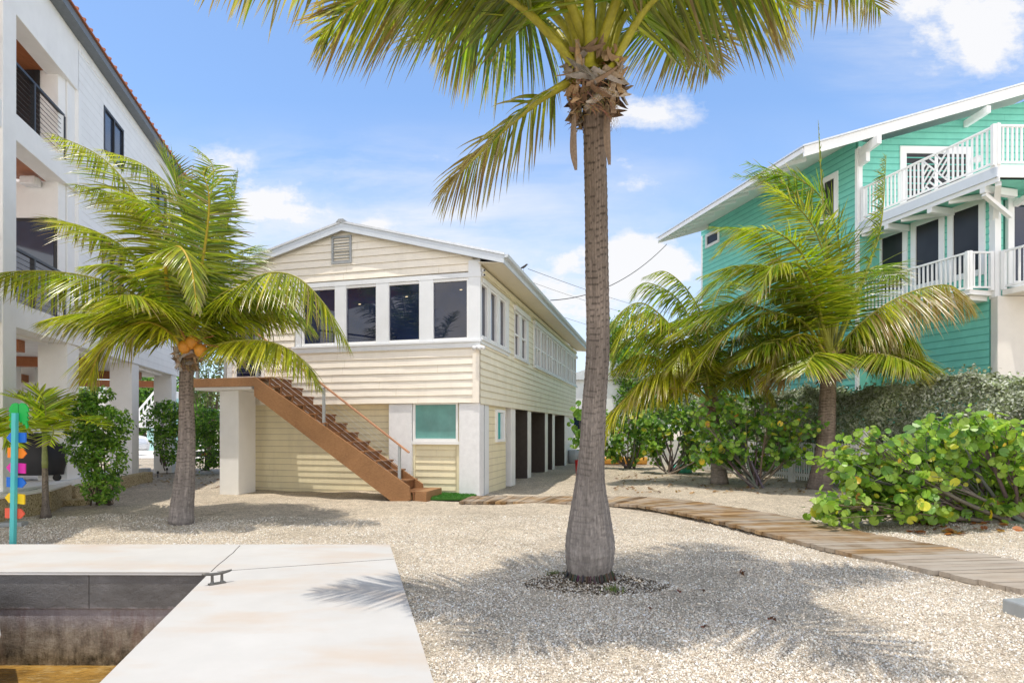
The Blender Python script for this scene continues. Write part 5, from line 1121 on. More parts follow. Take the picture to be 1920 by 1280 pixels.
# -- right coconut palm
rp_ = thing('coconut_palm', (7.85, 14.85, 0), 'windblown coconut palm on the right standing beside the big sea grape bush', 'palm tree')
T = [(1535,922,14.85,23), (1537,912,14.85,22), (1541,880,14.85,18.5), (1547,840,14.8,16), (1550,790,14.8,15), (1552,740,14.8,14), (1553,710,14.8,13.5), (1556,690,14.8,13)]
trunk('trunk', [(P(a, b, y), w/F*y) for a, b, y, w in T], rp_, (.25,.20,.17), (.25,.19,.15), .07, 36, 3)
CR = P(1556, 685, 14.8); boots('leaf_bases', CR+(0, 0, .02), rp_, .21, .62, 70, .5, 7)
kwR = dict(n=120, ll=1.15, lw=.038, r0=.042, seg=5, g=.55, wind=(-.3,.1,0), yel=.36, dry=.22)
FR = [
 ([(1558,670,14.8),(1560,600,14.8),(1550,500,14.7),(1515,410,14.6),(1437,345,14.5)], dict(yel=.6, g=.5, ll=1.15)),
 ([(1562,665,14.8),(1575,560,15),(1570,440,15.2),(1520,350,15.3),(1400,305,15.3)], dict(yel=.0, lift=.1, g=.35)),
 ([(1562,665,14.8),(1565,560,15.2),(1530,420,15.6),(1460,340,15.7),(1375,330,15.8)], dict(yel=.0, ll=.8, g=.3)),
 ([(1566,668,14.6),(1590,600,14.4),(1625,510,14.2),(1652,420,14.1),(1662,290,14.1)], dict(yel=.3, ll=.75, g=.7, rc=(.40,.40,.05), wind=(.0,0,0))),
 ([(1555,668,14.6),(1520,570,14.4),(1470,510,14.2),(1380,500,14.1),(1320,425,14.1)][:4]+[(1310,520,14.1)], dict(ll=.8, yel=.5)),
 ([(1552,660,14.7),(1500,570,14.6),(1440,545,14.5),(1350,580,14.4),(1240,640,14.4)], dict(yel=.3)),
 ([(1552,672,14.6),(1522,632,14.4),(1486,632,14.2),(1450,672,14.1),(1425,735,14.0)], dict(yel=.85, dry=.4, ll=.7, rc=(.55,.42,.05))),
 ([(1562,672,14.6),(1610,610,14.3),(1690,555,14.0),(1780,535,13.8),(1822,580,13.7)], dict(dry=.7, yel=.5, dead=.18, g=1.1, ll=1.35, wind=(0,0,0))),
 ([(1562,675,14.7),(1605,635,14.6),(1660,635,14.5),(1700,690,14.4)], dict(dry=.6, yel=.4, dead=.2, g=1, ll=1.0, wind=(0,0,0))),
 ([(1550,660,14.9),(1490,540,15.2),(1420,440,15.4),(1330,425,15.5)], dict(ll=.7, yel=.3)),
 ([(1552,668,14.8),(1480,600,15.0),(1380,570,15.2),(1280,600,15.3),(1210,650,15.3)], dict(yel=.2)),
 ([(1556,665,14.6),(1530,560,14.2),(1500,500,13.8),(1450,500,13.4),(1420,560,13.2)], dict(yel=.35)),
 ([(1553,672,14.7),(1500,640,14.6),(1440,640,14.5),(1370,680,14.4)], dict(yel=.4)),
 ([(1556,665,14.8),(1552,500,14.8),(1540,340,14.8),(1534,225,14.8)], dict(n=40, ll=.22, lift=.1, spread=.18, g=.0, lw=.05, yel=.05, wind=(0,0,0))),
 ([(1560,665,15),(1600,560,15.5),(1640,500,16),(1690,520,16.4)], dict(yel=.1)),
 ([(1552,670,14.7),(1500,600,14.5),(1420,590,14.4),(1340,640,14.3),(1290,720,14.3)], dict(yel=.5, dry=.3)),
 ([(1554,668,14.9),(1500,560,15.0),(1430,500,15.1),(1350,520,15.2),(1290,590,15.2)], dict(yel=.3)),
 ([(1556,664,14.6),(1535,540,14.3),(1480,450,14.1),(1400,430,14.0),(1340,480,14.0)], dict(yel=.45)),
 ([(1564,670,14.7),(1600,620,14.5),(1650,600,14.4),(1710,630,14.3),(1735,690,14.3)], dict(yel=.3, dry=.4, g=1)),
 ([(1553,675,14.6),(1520,655,14.4),(1480,670,14.2),(1460,720,14.1)], dict(yel=.7, dry=.5, g=1, ll=1.0)),
]
for i, (pp, kw) in enumerate(FR):
    o = dict(kwR); o.update(kw); frond('frond', [P(*q) for q in pp], rp_, seed=300+i, **o)
for i, (az, el, L, dr) in enumerate([(100, 50, 2.8, 80), (60, 40, 2.6, 80), (140, 45, 2.8, 80), (20, 35, 3.0, 85), (-20, 20, 2.6, 80), (200, 30, 3.0, 85), (230, 15, 2.6, 70), (170, 10, 2.8, 60), (-60, 15, 2.2, 70)]): frond('frond', arc(CR+(0, 0, .1), az, el, L, dr), rp_, seed=340+i, **kwR)
inflo([CR+(-.1, -.1, .2), CR+(-.25, -.2, .45), CR+(-.1, -.25, .3)], rp_, .05, (.45,.30,.2)); inflo([CR+(0, -.1, .05), CR+(.5, -.2, .12), CR+(1.0, -.2, .1)], rp_, .02, (.3,.2,.12))

# -- middle coconut palm in the sea grapes
mp = thing('coconut_palm', (5.75, 16.3, 0), 'short yellowish coconut palm growing out of the sea grapes by the picket fence', 'palm tree')
T = [(1349,908,16.3,17), (1348,890,16.3,15), (1346,860,16.3,12), (1342,820,16.3,10.5), (1338,790,16.3,10), (1336,765,16.3,10)]
trunk('trunk', [(P(a, b, y), w/F*y) for a, b, y, w in T], mp, (.30,.26,.235), (.24,.18,.145), .06, 26, 4)
CM = P(1335, 758, 16.3); boots('leaf_bases', CM+(0, 0, .05), mp, .2, .42, 45, .34, 8)
kwM = dict(n=110, ll=1.12, lw=.036, r0=.04, seg=5, g=.8, wind=(-.1,0,0), yel=.62, dry=.15)
FM = [
 ([(1325,750,16.2),(1290,733,16.1),(1235,728,16.0),(1180,742,15.9),(1145,785,15.8),(1135,835,15.8)], dict(yel=.85, rc=(.6,.42,.06))),
 ([(1328,745,16.3),(1300,680,16.3),(1240,630,16.3),(1170,640,16.3),(1150,690,16.3)], dict(yel=.5)),
 ([(1330,745,16.4),(1310,640,16.6),(1270,560,16.8),(1210,530,17),(1185,560,17)], dict(yel=.2)),
 ([(1330,745,16.2),(1290,650,15.9),(1230,590,15.7),(1180,600,15.5),(1150,660,15.4)], dict()),
 ([(1333,745,16.3),(1330,640,16.3),(1300,560,16.3),(1250,510,16.3),(1205,520,16.3)], dict(yel=.3, ll=.8)),
 ([(1338,745,16.3),(1350,640,16.3),(1370,570,16.3),(1420,540,16.3)], dict(yel=.4)),
 ([(1340,745,16.3),(1370,670,16.2),(1420,650,16.1),(1470,690,16.0)], dict(yel=.7)),
 ([(1340,750,16.1),(1375,700,15.8),(1420,700,15.5),(1450,750,15.3)], dict(yel=.8, dry=.3)),
 ([(1333,745,16.0),(1320,680,15.6),(1290,650,15.2),(1260,690,14.9)], dict(yel=.6)),
 ([(1335,745,16.5),(1330,650,17),(1290,600,17.6),(1240,610,18)], dict(yel=.3)),
 ([(1328,748,16.3),(1270,690,16.2),(1200,665,16.1),(1140,700,16)], dict(yel=.7)),
 ([(1330,745,16.2),(1280,640,16.0),(1210,570,15.9),(1160,590,15.8),(1135,650,15.8)], dict(yel=.35)),
 ([(1334,745,16.4),(1330,620,16.6),(1350,540,16.8),(1400,520,17)], dict(yel=.3)),
 ([(1338,745,16.1),(1380,640,15.9),(1430,600,15.8),(1470,630,15.7)], dict(yel=.5)),
 ([(1328,748,16.1),(1270,700,15.8),(1210,710,15.6),(1170,760,15.5)], dict(yel=.8, dry=.3)),
]
for i, (pp, kw) in enumerate(FM):
    o = dict(kwM); o.update(kw); frond('frond', [P(*q) for q in pp], mp, seed=400+i, **o)

# -- small palms on the left
def small_palm(base, crown, fr_, lab, seed, grp=None):
    t = thing('small_palm', base, lab, 'palm tree', grp); b = np.array(base, float); c = np.array(crown, float)
    trunk('trunk', [(b-(0, 0, .05), .095), (b+(0, 0, .06), .075), (b*.8+c*.2, .05), (b*.45+c*.55, .042), (b*.4+c*.6+(0, 0, .02), .04)], t, (.20,.17,.15), (.22,.18,.14), .05, 20, seed)
    mb = MB()
    mb.cc = (.26, .29, .09); mb.tube(spline([b*.42+c*.58, b*.2+c*.8, c+(0, 0, .04)], 8), [.044, .046, .044, .04, .036, .034, .032, .03], 12); mb.build('crownshaft', 'rachis', t, True, True)
    for i, pp in enumerate(fr_): frond('frond', pp, t, n=34, ll=.42, lw=.038, g=.25, wind=(0,0,0), yel=.4, dry=.08, bare=.12, r0=.016, seg=4, lift=.5, cb=1.7, seed=seed*10+i, rc=(.42,.42,.08))
    return t
c = P(83, 812, 10.1)
small_palm(G(86, 968), c, [[P(*q) for q in pp] for pp in (
 [(85,812,10.1),(105,795,10),(135,785,9.9),(170,790,9.8),(200,805,9.75)], [(82,810,10.1),(70,780,10.1),(45,752,10),(12,742,10)], [(83,808,10.1),(85,775,10.1),(80,745,10.2),(60,725,10.2)],
 [(84,808,10.1),(98,770,10.3),(112,750,10.5),(130,760,10.7)], [(83,812,10.0),(70,795,9.8),(50,790,9.6),(35,815,9.4)], [(83,812,10.2),(65,790,10.5),(30,790,10.8),(5,810,11)], [(84,812,10),(95,800,9.7),(100,810,9.4),(92,835,9.2)])],
 'small bright green palm with a ringed stem growing beside the coral wall', 5)
small_palm(G(-16, 985), P(-22, 830, 9.2), [[P(*q) for q in pp] for pp in (
 [(-22,830,9.2),(-12,800,9.2),(5,790,9.2),(22,795,9.2)], [(-22,830,9.2),(-8,815,9.1),(8,815,9.0),(18,840,9.0)], [(-22,830,9.2),(-30,790,9.2),(-60,760,9.2)], [(-22,830,9.2),(-40,810,9),(-70,820,8.8)])],
 'small palm cut off by the left edge, only its frond tips behind the signpost', 6)

# ================================================================ SHRUBS
SG = [(.14,.29,.045), (.23,.40,.055), (.34,.49,.08), (.55,.54,.06), (.08,.18,.035), (.72,.50,.05), (.55,.24,.07)]
# the big sea grape in front
b0 = G(1893, 978); tips = []; r = random.Random(12)
cl = [(1560,872),(1590,905),(1560,945),(1640,875),(1650,920),(1600,955),(1700,830),(1720,880),(1700,935),(1760,810),(1770,865),(1775,915),(1830,800),(1835,850),(1830,905),(1890,810),(1890,860),(1900,915),(1950,830),(1960,900),(1750,965),(1690,870),(1800,840),(1860,880),(1940,950),(2010,860),(2030,920),(1580,880),(1545,955),(1740,840),(1620,835)]
for a, b in cl:
    y = 9.0+r.uniform(-.5, .7); tips.append((P(a, b, y), r.uniform(.24, .38)))
for a, b in ((1640,950),(1700,960),(1780,955),(1840,950),(1880,940)): tips.append((P(a, b, 9.2), .26))
for a, b in ((1700,845),(1780,825),(1850,820),(1900,830),(1800,880),(1960,850)): tips.append((P(a, b, 10.2), .4))
shrub('sea_grape_bush', b0, tips, 'big sprawling sea grape bush with large round yellow green leaves at the right edge', 'bush', 5200, .130, SG, [3, 8, 9, 1.3, 1.2, .22, .05], 31, stem=.045, barkc=(.19,.16,.14), up=.55)
def grape(bx, by, cl, lab, seed, n, size, y0, grp, pal=SG, w=(5, 6, 3, .7, 3, .2, .04)):
    r = random.Random(seed); b = G(bx, by); tips = [(P(a, q, b[1]+r.uniform(-.7, .6)), r.uniform(.32, .52)) for a, q in cl]
    for k in range(7): tips.append((tips[k % len(tips)][0]*np.array([1, 1, .6])+np.array([r.uniform(-.4, .4), r.uniform(-.3, .3), .1]), .3))
    return shrub('sea_grape_bush', b, tips, lab, 'bush', n, size, pal, w, seed, stem=.035, group=grp, barkc=(.21,.18,.16))
gg = 'sea grape bushes along the picket fence'
grape(1418, 912, [(1400,800),(1440,790),(1480,770),(1500,820),(1440,850),(1380,790),(1390,850),(1490,860),(1420,760),(1462,820),(1370,830),(1520,790),(1325,800),(1350,850),(1312,850),(1380,765),(1345,745),(1300,770),(1335,820)], 'sea grape bush with bare grey stems left of the right palm trunk', 41, 2000, .14, 15, gg)
grape(1258, 888, [(1240,800),(1280,790),(1300,830),(1220,820),(1260,770),(1300,770),(1330,800),(1350,850),(1310,860),(1230,850),(1210,790),(1360,740),(1370,780)], 'sea grape bush growing round the short middle palm', 42, 1600, .15, 18, gg)
grape(1182, 878, [(1160,820),(1190,800),(1200,840),(1150,790),(1180,770),(1140,840),(1215,780)], 'farthest sea grape bush just right of the tall palm trunk', 43, 1000, .16, 21, gg)
# green background shrubs and trees
def blob(name, lab, cat, base, boxes, n, size, pal, w, seed, grp=None, kind='pointed', mat='leaf', stems=8, sh=2.0):
    """foliage filling ellipsoids: boxes = [(centre, radii)]"""
    R = np.random.default_rng(seed); t = thing(name, base, lab, cat, grp); cen = []; nrm = []; vol = np.array([np.prod(q[1])**(2/3) for q in boxes]); vol /= vol.sum(); sd = []
    mb = MB(); mb.cc = (.14,.11,.08); r = random.Random(seed)
    for (c, rad), v in zip(boxes, vol):
        m = int(n*v); d = nz(R.normal(0, 1, (m, 3))); 
        lump = 1+.16*np.sin(d[:, 0]*7+seed)*np.sin(d[:, 2]*6+1)+.1*np.sin(d[:, 1]*11)
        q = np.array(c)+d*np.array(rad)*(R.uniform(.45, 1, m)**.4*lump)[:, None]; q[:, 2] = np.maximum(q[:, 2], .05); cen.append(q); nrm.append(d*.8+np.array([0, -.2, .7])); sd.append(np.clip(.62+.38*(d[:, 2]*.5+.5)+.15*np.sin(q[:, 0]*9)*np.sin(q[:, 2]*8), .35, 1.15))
        for k in range(3):
            a = np.array(base)+(r.uniform(-.15, .15), r.uniform(-.15, .15), -.02); e = np.array(c)+R.normal(0, .4, 3)*np.array(rad); mb.tube(spline([a, (a+e)/2+R.normal(0, .06, 3), e], 6), [.03*np.max(rad)**.5*(1-.14*i) for i in range(6)], 5, cap=False)
    cen = np.concatenate(cen); nrm = np.concatenate(nrm); sd = np.concatenate(sd); m = len(cen); V0, F0 = pointed_leaf(.5) if kind == 'pointed' else round_leaf()
    mb.build('stem' if cat != 'tree' else 'trunk', 'bark', t, True, True)
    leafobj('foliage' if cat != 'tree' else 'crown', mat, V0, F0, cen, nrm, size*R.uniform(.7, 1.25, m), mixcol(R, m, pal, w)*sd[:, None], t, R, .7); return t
GP = [(.12,.27,.035), (.19,.38,.04), (.32,.50,.07), (.07,.16,.025)]
yb = 11.0; s = yb/F
blob('clusia_bush', 'tall narrow bright green bush in front of the second column of the white house', 'bush', G(188, 945), [(P(165,790,yb), (.50,.4,.42)), (P(200,800,yb), (.42,.4,.4)), (P(190,860,yb), (.44,.38,.5)), (P(190,915,yb-.2), (.34,.3,.28)), (P(160,840,yb), (.36,.35,.35)), (P(150,765,yb+.1), (.3,.3,.25)), (P(180,740,yb+.1), (.3,.3,.16))], 5200, .085, GP, [3, 5, 4, 2], 51)
blob('clusia_bush', 'green bush between the white house and the left palm trunk', 'bush', G(308, 885), [(P(310,790,17.5), (.6,.5,.6)), (P(325,830,17.5), (.6,.5,.6)), (P(320,770,17.5), (.5,.5,.3))], 2600, .11, GP, [4, 4, 2, 3], 52)
blob('clusia_bush', 'dense green bush between the left palm trunk and the landing column', 'bush', G(385, 880), [(P(375,790,20), (.7,.6,.55)), (P(405,800,20), (.7,.6,.6)), (P(390,850,20), (.8,.6,.55)), (P(430,830,20.5), (.7,.6,.8))], 4200, .11, GP, [4, 4, 2, 3], 53)
r = random.Random(9)
def tree(px, py, Y, rx, rz, lab, seed, n=5000, size=.22, grp='background trees beyond the houses', pal=GP, w=(3, 3, 1.5, 3)):
    c = P(px, py, Y); b = [(c, (rx, rx*.8, rz))]+[(c+(r.uniform(-.8, .8)*rx, r.uniform(-.4, .4)*rx, r.uniform(-.7, .6)*rz), (rx*r.uniform(.35, .6), rx*.4, rz*r.uniform(.35, .6))) for k in range(6)]
    return blob('tree', lab, 'tree', (c[0], c[1], 0), b, n, size, pal, w, seed, grp)
tree(1175, 650, 38, 1.7, 2.2, 'leafy green tree showing over the sea grapes right of the tall palm trunk', 61, 4200, .26)
tree(1215, 720, 34, 2.0, 2.2, 'low dark tree behind the farthest sea grape bush', 62, 4200, .26)
tree(1300, 740, 31, 2.6, 2.0, 'broad low tree behind the short middle palm', 63, 4600, .26)
tree(1150, 760, 40, 1.8, 2.0, 'distant tree at ground level right of the tall palm trunk', 64, 3000, .28)
tree(395, 690, 34, 1.3, 2.4, 'thin yellowish tree seen left of the beach house landing', 65, 1300, .24, pal=[(.12,.19,.04), (.2,.24,.08), (.3,.3,.2)], w=(3, 3, 1))
tree(270, 760, 46, 2.6, 2.6, 'dark green tree seen between columns of the white house', 66, 4200, .34)
tree(360, 780, 44, 2.2, 2.8, 'green tree behind the turquoise staircase base', 67, 3000, .34)
tree(200, 780, 50, 3.0, 2.8, 'tree mass behind the open ground floor of the white house', 68, 3600, .36)
dbl = thing('white_cottage', P(1089, 850, 34)*(1, 1, 0), 'distant white gabled building between the beach house and the palm trunk', 'building')
c = P(1089, 804, 34); mb = MB(); mb.box(c[0]-1.2, c[0]+5, 34, 38, 0, 4.4); mb.build('wall', 'white', dbl); mb = MB(); mb.prism([(c[0]-1.5, 33.8, 4.35), (c[0]+1.9, 33.8, 5.5), (c[0]+5.3, 33.8, 4.35)], (0, 4.6, 0)); mb.build('roof', 'roof_metal', dbl)
mb = MB(); mb.box(c[0]-.6, c[0]+.2, 33.95, 34.02, 1.2, 2.6); mb.build('window', 'glass', dbl)
# ================================================================ SMALL THINGS
sp = thing('arrow_signpost', P(25, 1030, 7.65)*(1, 1, 0), 'teal post with six coloured arrow boards under a green palm leaf cutout', 'signpost')
yS = 7.65; ax0 = P(24, 1030, yS)*(1, 1, 0); ax1 = P(28.5, 774, yS); mb = MB(); mb.bar(ax0-(0, 0, .1), ax1, .055, .055, up=(0, 1, 0)); mb.build('post', 'sign_teal', sp, bevel=.004)
for i, (cy, cn, dr, x0, x1, tl) in enumerate(((820,'sign_blue',-1,13,48,.0), (849,'sign_orange',1,15,49,.05), (877,'sign_magenta',-1,12.5,47,.06), (904,'sign_blue',1,13,48,.06), (934,'sign_yellow',-1,10,45.5,.10), (962,'sign_coral',1,10,45.5,.04))):
    a, b = P(x0, cy, yS+.035), P(x1, cy, yS+.035); h = .062; w = b[0]-a[0]; z = a[2]; tip = .05; sl = -tl
    pts = [(a[0]+(tip if dr < 0 else 0), z-h), (b[0]-(tip if dr > 0 else 0), z-h)]+([(b[0], z)] if dr > 0 else [])+[(b[0]-(tip if dr > 0 else 0), z+h), (a[0]+(tip if dr < 0 else 0), z+h)]+([(a[0], z)] if dr < 0 else [])
    mx = (a[0]+b[0])/2; mb = MB(); mb.prism([(x, yS+.03, q+sl*(x-mx)) for x, q in pts], (0, .018, 0)); o = mb.build('arrow_board', cn, sp, bevel=.003); o['label'] = ['blue arrow pointing left', 'orange arrow pointing right', 'magenta arrow pointing left', 'blue arrow pointing right', 'yellow arrow pointing left', 'coral arrow pointing right'][i]
mb = MB(); cx, cz = P(31, 778, yS)[0], P(31, 778, yS)[2]
def lobe(sg):
    pts = []
    for px, py in ((31,758),(36,755),(43,757),(48,764),(49,772),(45,771),(49,780),(45,779),(49,788),(45,787),(48,799),(46,803),(42,792),(40,796),(37,788),(34,792),(31,782)): q = P(31+(px-31)*sg, py, yS); pts.append((q[0], yS+.03, q[2]))
    return pts if sg < 0 else pts[::-1]
mb.prism(lobe(1), (0, .02, 0)); mb.prism(lobe(-1), (0, .02, 0)); mb.build('leaf_cutout', 'sign_green', sp, bevel=.003)
def stone(px, py, sx, sy, sz, rot, nm, lab, cat, mt='stucco_warm', grp=None, z=0):
    g = G(px, py); fr = Fr(g[:2], (math.cos(rot), math.sin(rot))); mb = MB(); mb.box(-sx/2, sx/2, -sy/2, sy/2, z-.02, z+sz, fr); return setp(mb.build(nm, mt, bevel=.015), lab, cat, grp)
stone(145, 945, .42, .2, .10, .1, 'concrete_block', 'small weathered concrete block at the foot of the tall green bush', 'block', 'coral_stone')
stone(271, 888, .3, .25, .19, .2, 'concrete_block', 'grey concrete block beside the third column of the white house', 'block', 'grey_metal')
stone(24, 984, .34, .2, .05, .2, 'flat_stone', 'flat grey stone lying behind the arrow signpost', 'stone', 'grey_metal')
stone(1935, 1160, .3, .22, .14, .1, 'concrete_block', 'grey concrete block cut off by the right edge of the photo', 'block', 'grey_metal')
for i, (px, py, h, lab) in enumerate(((233, 915, .22, 'nearest'), (296, 895, .2, 'middle'), (313, 888, .2, 'farthest'))):
    g = G(px, py); t = thing('garden_light', g, f'{lab} of three small dark garden light stakes in the gravel', 'garden light', 'garden light stakes'); mb = MB(); mb.tube([g-(0, 0, .02), g+(0, 0, h*.6)], .012, 8); mb.build('stake', 'black_metal', t); mb = MB(); mb.tube([g+(0, 0, h*.6), g+(0, 0, h*.62), g+(0, 0, h)], [.02, .035, .03], 10); mb.build('lamp_head', 'black_metal', t)
mb = MB(); mb.tube([G(x, y, .015) for x, y in ((248,912),(258,909),(268,911),(278,908))], .012, 6); setp(mb.build('branch', 'bark', cols=True), 'dark fallen stick lying on the gravel near the garden lights', 'stick')
# green hose heap and other bits by the fence
mb = MB(); g = G(1278, 885); mb.tube([g+(0, 0, 0), g+(0, 0, .16), g+(0, 0, .25), g+(0, 0, .29)], [.36, .34, .22, .05], 18); setp(mb.build('turtle_sandbox', 'hose_green', smooth=True), 'turquoise domed lid lying on the ground by the fence', 'lid')
mb = MB(); k0 = P(1135, 868, 24)*(1, 1, 0); vs = []; 
for i in range(9):
    t = i/8; w = .30*math.sin(PI*(.06+.88*t))**.6; x = k0[0]-.9+t*2.6
    vs += [(x, k0[1]-w, .34), (x, k0[1]-w*.8, .12), (x, k0[1], .04), (x, k0[1]+w*.8, .12), (x, k0[1]+w, .34), (x, k0[1], .36)]
mb.add(vs, [(6*i+j, 6*i+(j+1) % 6, 6*i+6+(j+1) % 6, 6*i+6+j) for i in range(8) for j in range(6)]+[(5,4,3,2,1,0), (48,49,50,51,52,53)]); setp(mb.build('kayak', 'kayak', smooth=True), 'orange yellow kayak lying on the ground behind the tall palm trunk', 'kayak')
# potted plant and barrel at the back corner of the beach house
g = FS.pt(HL-1.1, .45, 0); br_ = thing('water_barrel', FS.pt(cs(1069), .25, 0), 'pale round barrel at the far corner of the beach house', 'barrel'); c = WLOC[br_.name]
mb = MB(); mb.tube([c, c+(0, 0, .06), c+(0, 0, .55), c+(0, 0, .6)], [.30, .34, .34, .26], 16); mb.build('body', 'grey_metal', br_, True)
pt_ = P(1086, 850, 19)*(1, 1, 0); po = thing('potted_plant', pt_, 'leafy sea grape sapling in a red pot beside the far end of the beach house', 'plant'); c = WLOC[po.name]
mb = MB(); mb.tube([c+(0, 0, 0), c+(0, 0, .5)], [.11, .14], 14); mb.build('pot', 'red_paint', po, True); mb = MB(); mb.cc = (.2,.16,.12); mb.tube([c+(0, 0, .45), c+(.05, 0, 1.3), c+(-.03, 0, 2.3)], [.02, .016, .01], 6, cap=False); mb.build('stem', 'bark', po, True, True)
R = np.random.default_rng(77); n = 46; h = R.uniform(.8, 2.35, n); cen = c+np.stack([R.normal(-.05, .22, n), R.normal(0, .2, n), h], 1); V0, F0 = round_leaf(); leafobj('foliage', 'leaf', V0, F0, cen, np.tile([-.1, -.7, .5], (n, 1)), R.uniform(.15, .24, n), mixcol(R, n, SG[:3], [5, 3, 1]), po, R, .4)
# bird and power line
bd = thing('bird', P(982, 500, 17.5), 'small dark bird perched on the beach house roof', 'bird'); c = P(982, 500.5, 17.5)
mb = MB(); mb.cc = (.06,.055,.05); mb.tube([c+q for q in ((-.16,0,-.07), (-.08,0,-.035), (0,0,0), (.06,0,.045), (.085,0,.075), (.105,0,.075), (.14,0,.07))], [.006, .022, .036, .030, .024, .016, .002], 10); mb.tube([c+(0, 0, 0), c+(.0, 0, -.12)], .004, 4); mb.build('body', 'bark', bd, True, True)
def wire(a, b, sag, lab, r_=.012):
    pts = [a*(1-t)+b*t-np.array([0, 0, sag*4*t*(1-t)]) for t in np.linspace(0, 1, 20)]; setp(MB().tube(pts, r_, 5, cap=False).build('power_line', 'dark'), lab, 'power line')
wire(P(1250, 458, 25.5), P(1032, 563, 20), .55, 'service wire sagging from the turquoise house roof towards the beach house', .014)
wire(P(990, 504, 18.6), P(1300, 590, 60), .4, 'thin overhead line running back from the roof mast', .008)
wire(P(1000, 530, 60), P(1500, 640, 90), 1.5, 'upper of two distant overhead wires behind the tall palm', .016)
wire(P(1000, 575, 60), P(1500, 680, 90), 1.5, 'lower of two distant overhead wires behind the tall palm', .016)
# leaf litter
def litter(name, lab, area, n, size, seed, pal=[(.42,.15,.05), (.30,.10,.04), (.55,.33,.10), (.20,.10,.05)], w=(4, 3, 2, 2), kind='round'):
    R = np.random.default_rng(seed); uv = R.random((n, 2)); px = area[0]+(area[1]-area[0])*uv[:, 0]; py = area[2]+(area[3]-area[2])*uv[:, 1]; cen = np.array([G(a, b) for a, b in zip(px, py)]); cen[:, 2] = [gz(a, b)+.02 for a, b in cen[:, :2]]
    V0, F0 = round_leaf() if kind == 'round' else pointed_leaf(.5); X, Y, Z = axes(np.array([0, 0, 1.])+R.normal(0, .25, (n, 3)), R); V, FA, C = scatter(V0, F0, cen, X, Y, Z, size*R.uniform(.6, 1.2, n), mixcol(R, n, pal, w)); return setp(mkobj(name, V, fix(FA), 'leaf', None, None, C), lab, 'leaf litter', kind='stuff')
litter('fallen_leaves', 'brown fallen sea grape leaves under the big bush', (1690, 1920, 905, 1000), 210, .11, 1)
litter('fallen_leaves', 'dry leaves scattered below the bushes by the fence', (1150, 1540, 885, 925), 260, .09, 2, pal=[(.22,.13,.08), (.35,.22,.12), (.45,.3,.18)], w=(3, 3, 1))
litter('fallen_leaves', 'dry leaf scraps below the left bushes', (240, 420, 880, 915), 140, .08, 3, pal=[(.22,.13,.08), (.35,.22,.12)], w=(3, 3))
litter('ground_debris', 'small dry bits and pebbles scattered thinly over the gravel yard', (860, 1900, 950, 1270), 170, .022, 7, pal=[(.16,.10,.06), (.3,.2,.12), (.10,.07,.05)], w=(3, 3, 2), kind='pointed')
def soil():
    R = np.random.default_rng(4); n = 2600; a = R.random(n)*2*PI; d = R.random(n)**.6*.62; cen = np.stack([.83+d*np.cos(a)*1.15, 5.72+d*np.sin(a)*.62, np.zeros(n)], 1); cen[:, 2] = [gz(x, y)+.004 for x, y in cen[:, :2]]
    V0, F0 = pointed_leaf(.6); X, Y, Z = axes(np.array([0, 0, 1.])+R.normal(0, .5, (n, 3)), R); V, FA, C = scatter(V0, F0, cen, X, Y, Z, .028*R.uniform(.3, 1.3, n), mixcol(R, n, [(.07,.05,.035), (.13,.09,.06), (.20,.14,.09)], [3, 3, 1])); setp(mkobj('soil_debris', V, fix(FA), 'leaf', None, None, C), 'dark soil and root debris around the tall palm base', 'soil', kind='stuff')
soil()
def weed(px, py, seed, lab):
    R = np.random.default_rng(seed); n = 60; g = G(px, py); cen = g+R.normal(0, .05, (n, 3))*(1, .6, 0)+(0, 0, .03); V0 = np.array([(-.1, 0, -.5), (.1, 0, -.5), (0, .2, .5)]); X = nz(R.normal(0, 1, (n, 3))*(1, 1, .1)); Z = nz(np.array([0, 0, 1.])+R.normal(0, .5, (n, 3))); V, FA, C = scatter(V0, [(0, 1, 2)], cen, X, np.cross(Z, X), Z, R.uniform(.03, .07, n), mixcol(R, n, [(.10,.16,.04), (.2,.24,.08)], [1, 1])); setp(mkobj('weed', V, FA, 'leaf', None, None, C), lab, 'weed')
weed(1150, 1108, 1, 'small green weed tuft just right of the tall palm base'); weed(1040, 1078, 2, 'tiny weed tuft left of the tall palm base')
for i, (px, py, s, lab) in enumerate(((1392, 1074, .07, 'reddish dry leaf on the gravel below the boardwalk bend'), (1274, 1110, .035, 'small dark brown husk left of the reddish leaf'), (1318, 1108, .04, 'dark brown husk in the palm shadow'), (1322, 1176, .035, 'dark nut lying on the gravel in front'), (1445, 1161, .04, 'small red dry flower on the gravel at lower right'), (1218, 1141, .035, 'dark pebble sized husk right of the palm base'))):
    R = np.random.default_rng(600+i); g = G(px, py, .015); n = 5; V0, F0 = pointed_leaf(.5); cen = g+R.normal(0, s*.3, (n, 3))*(1, 1, .3)+(0, 0, .01); leafobj_ = axes(R.normal(0, 1, (n, 3))+(0, 0, 1.5), R); V, FA, C = scatter(V0, F0, cen, *leafobj_, R.uniform(s*.7, s*1.3, n), mixcol(R, n, [(.25,.07,.04), (.12,.05,.03)], [1, 1])); setp(mkobj('dry_husk', V, fix(FA), 'leaf', None, None, C), lab, 'husk')

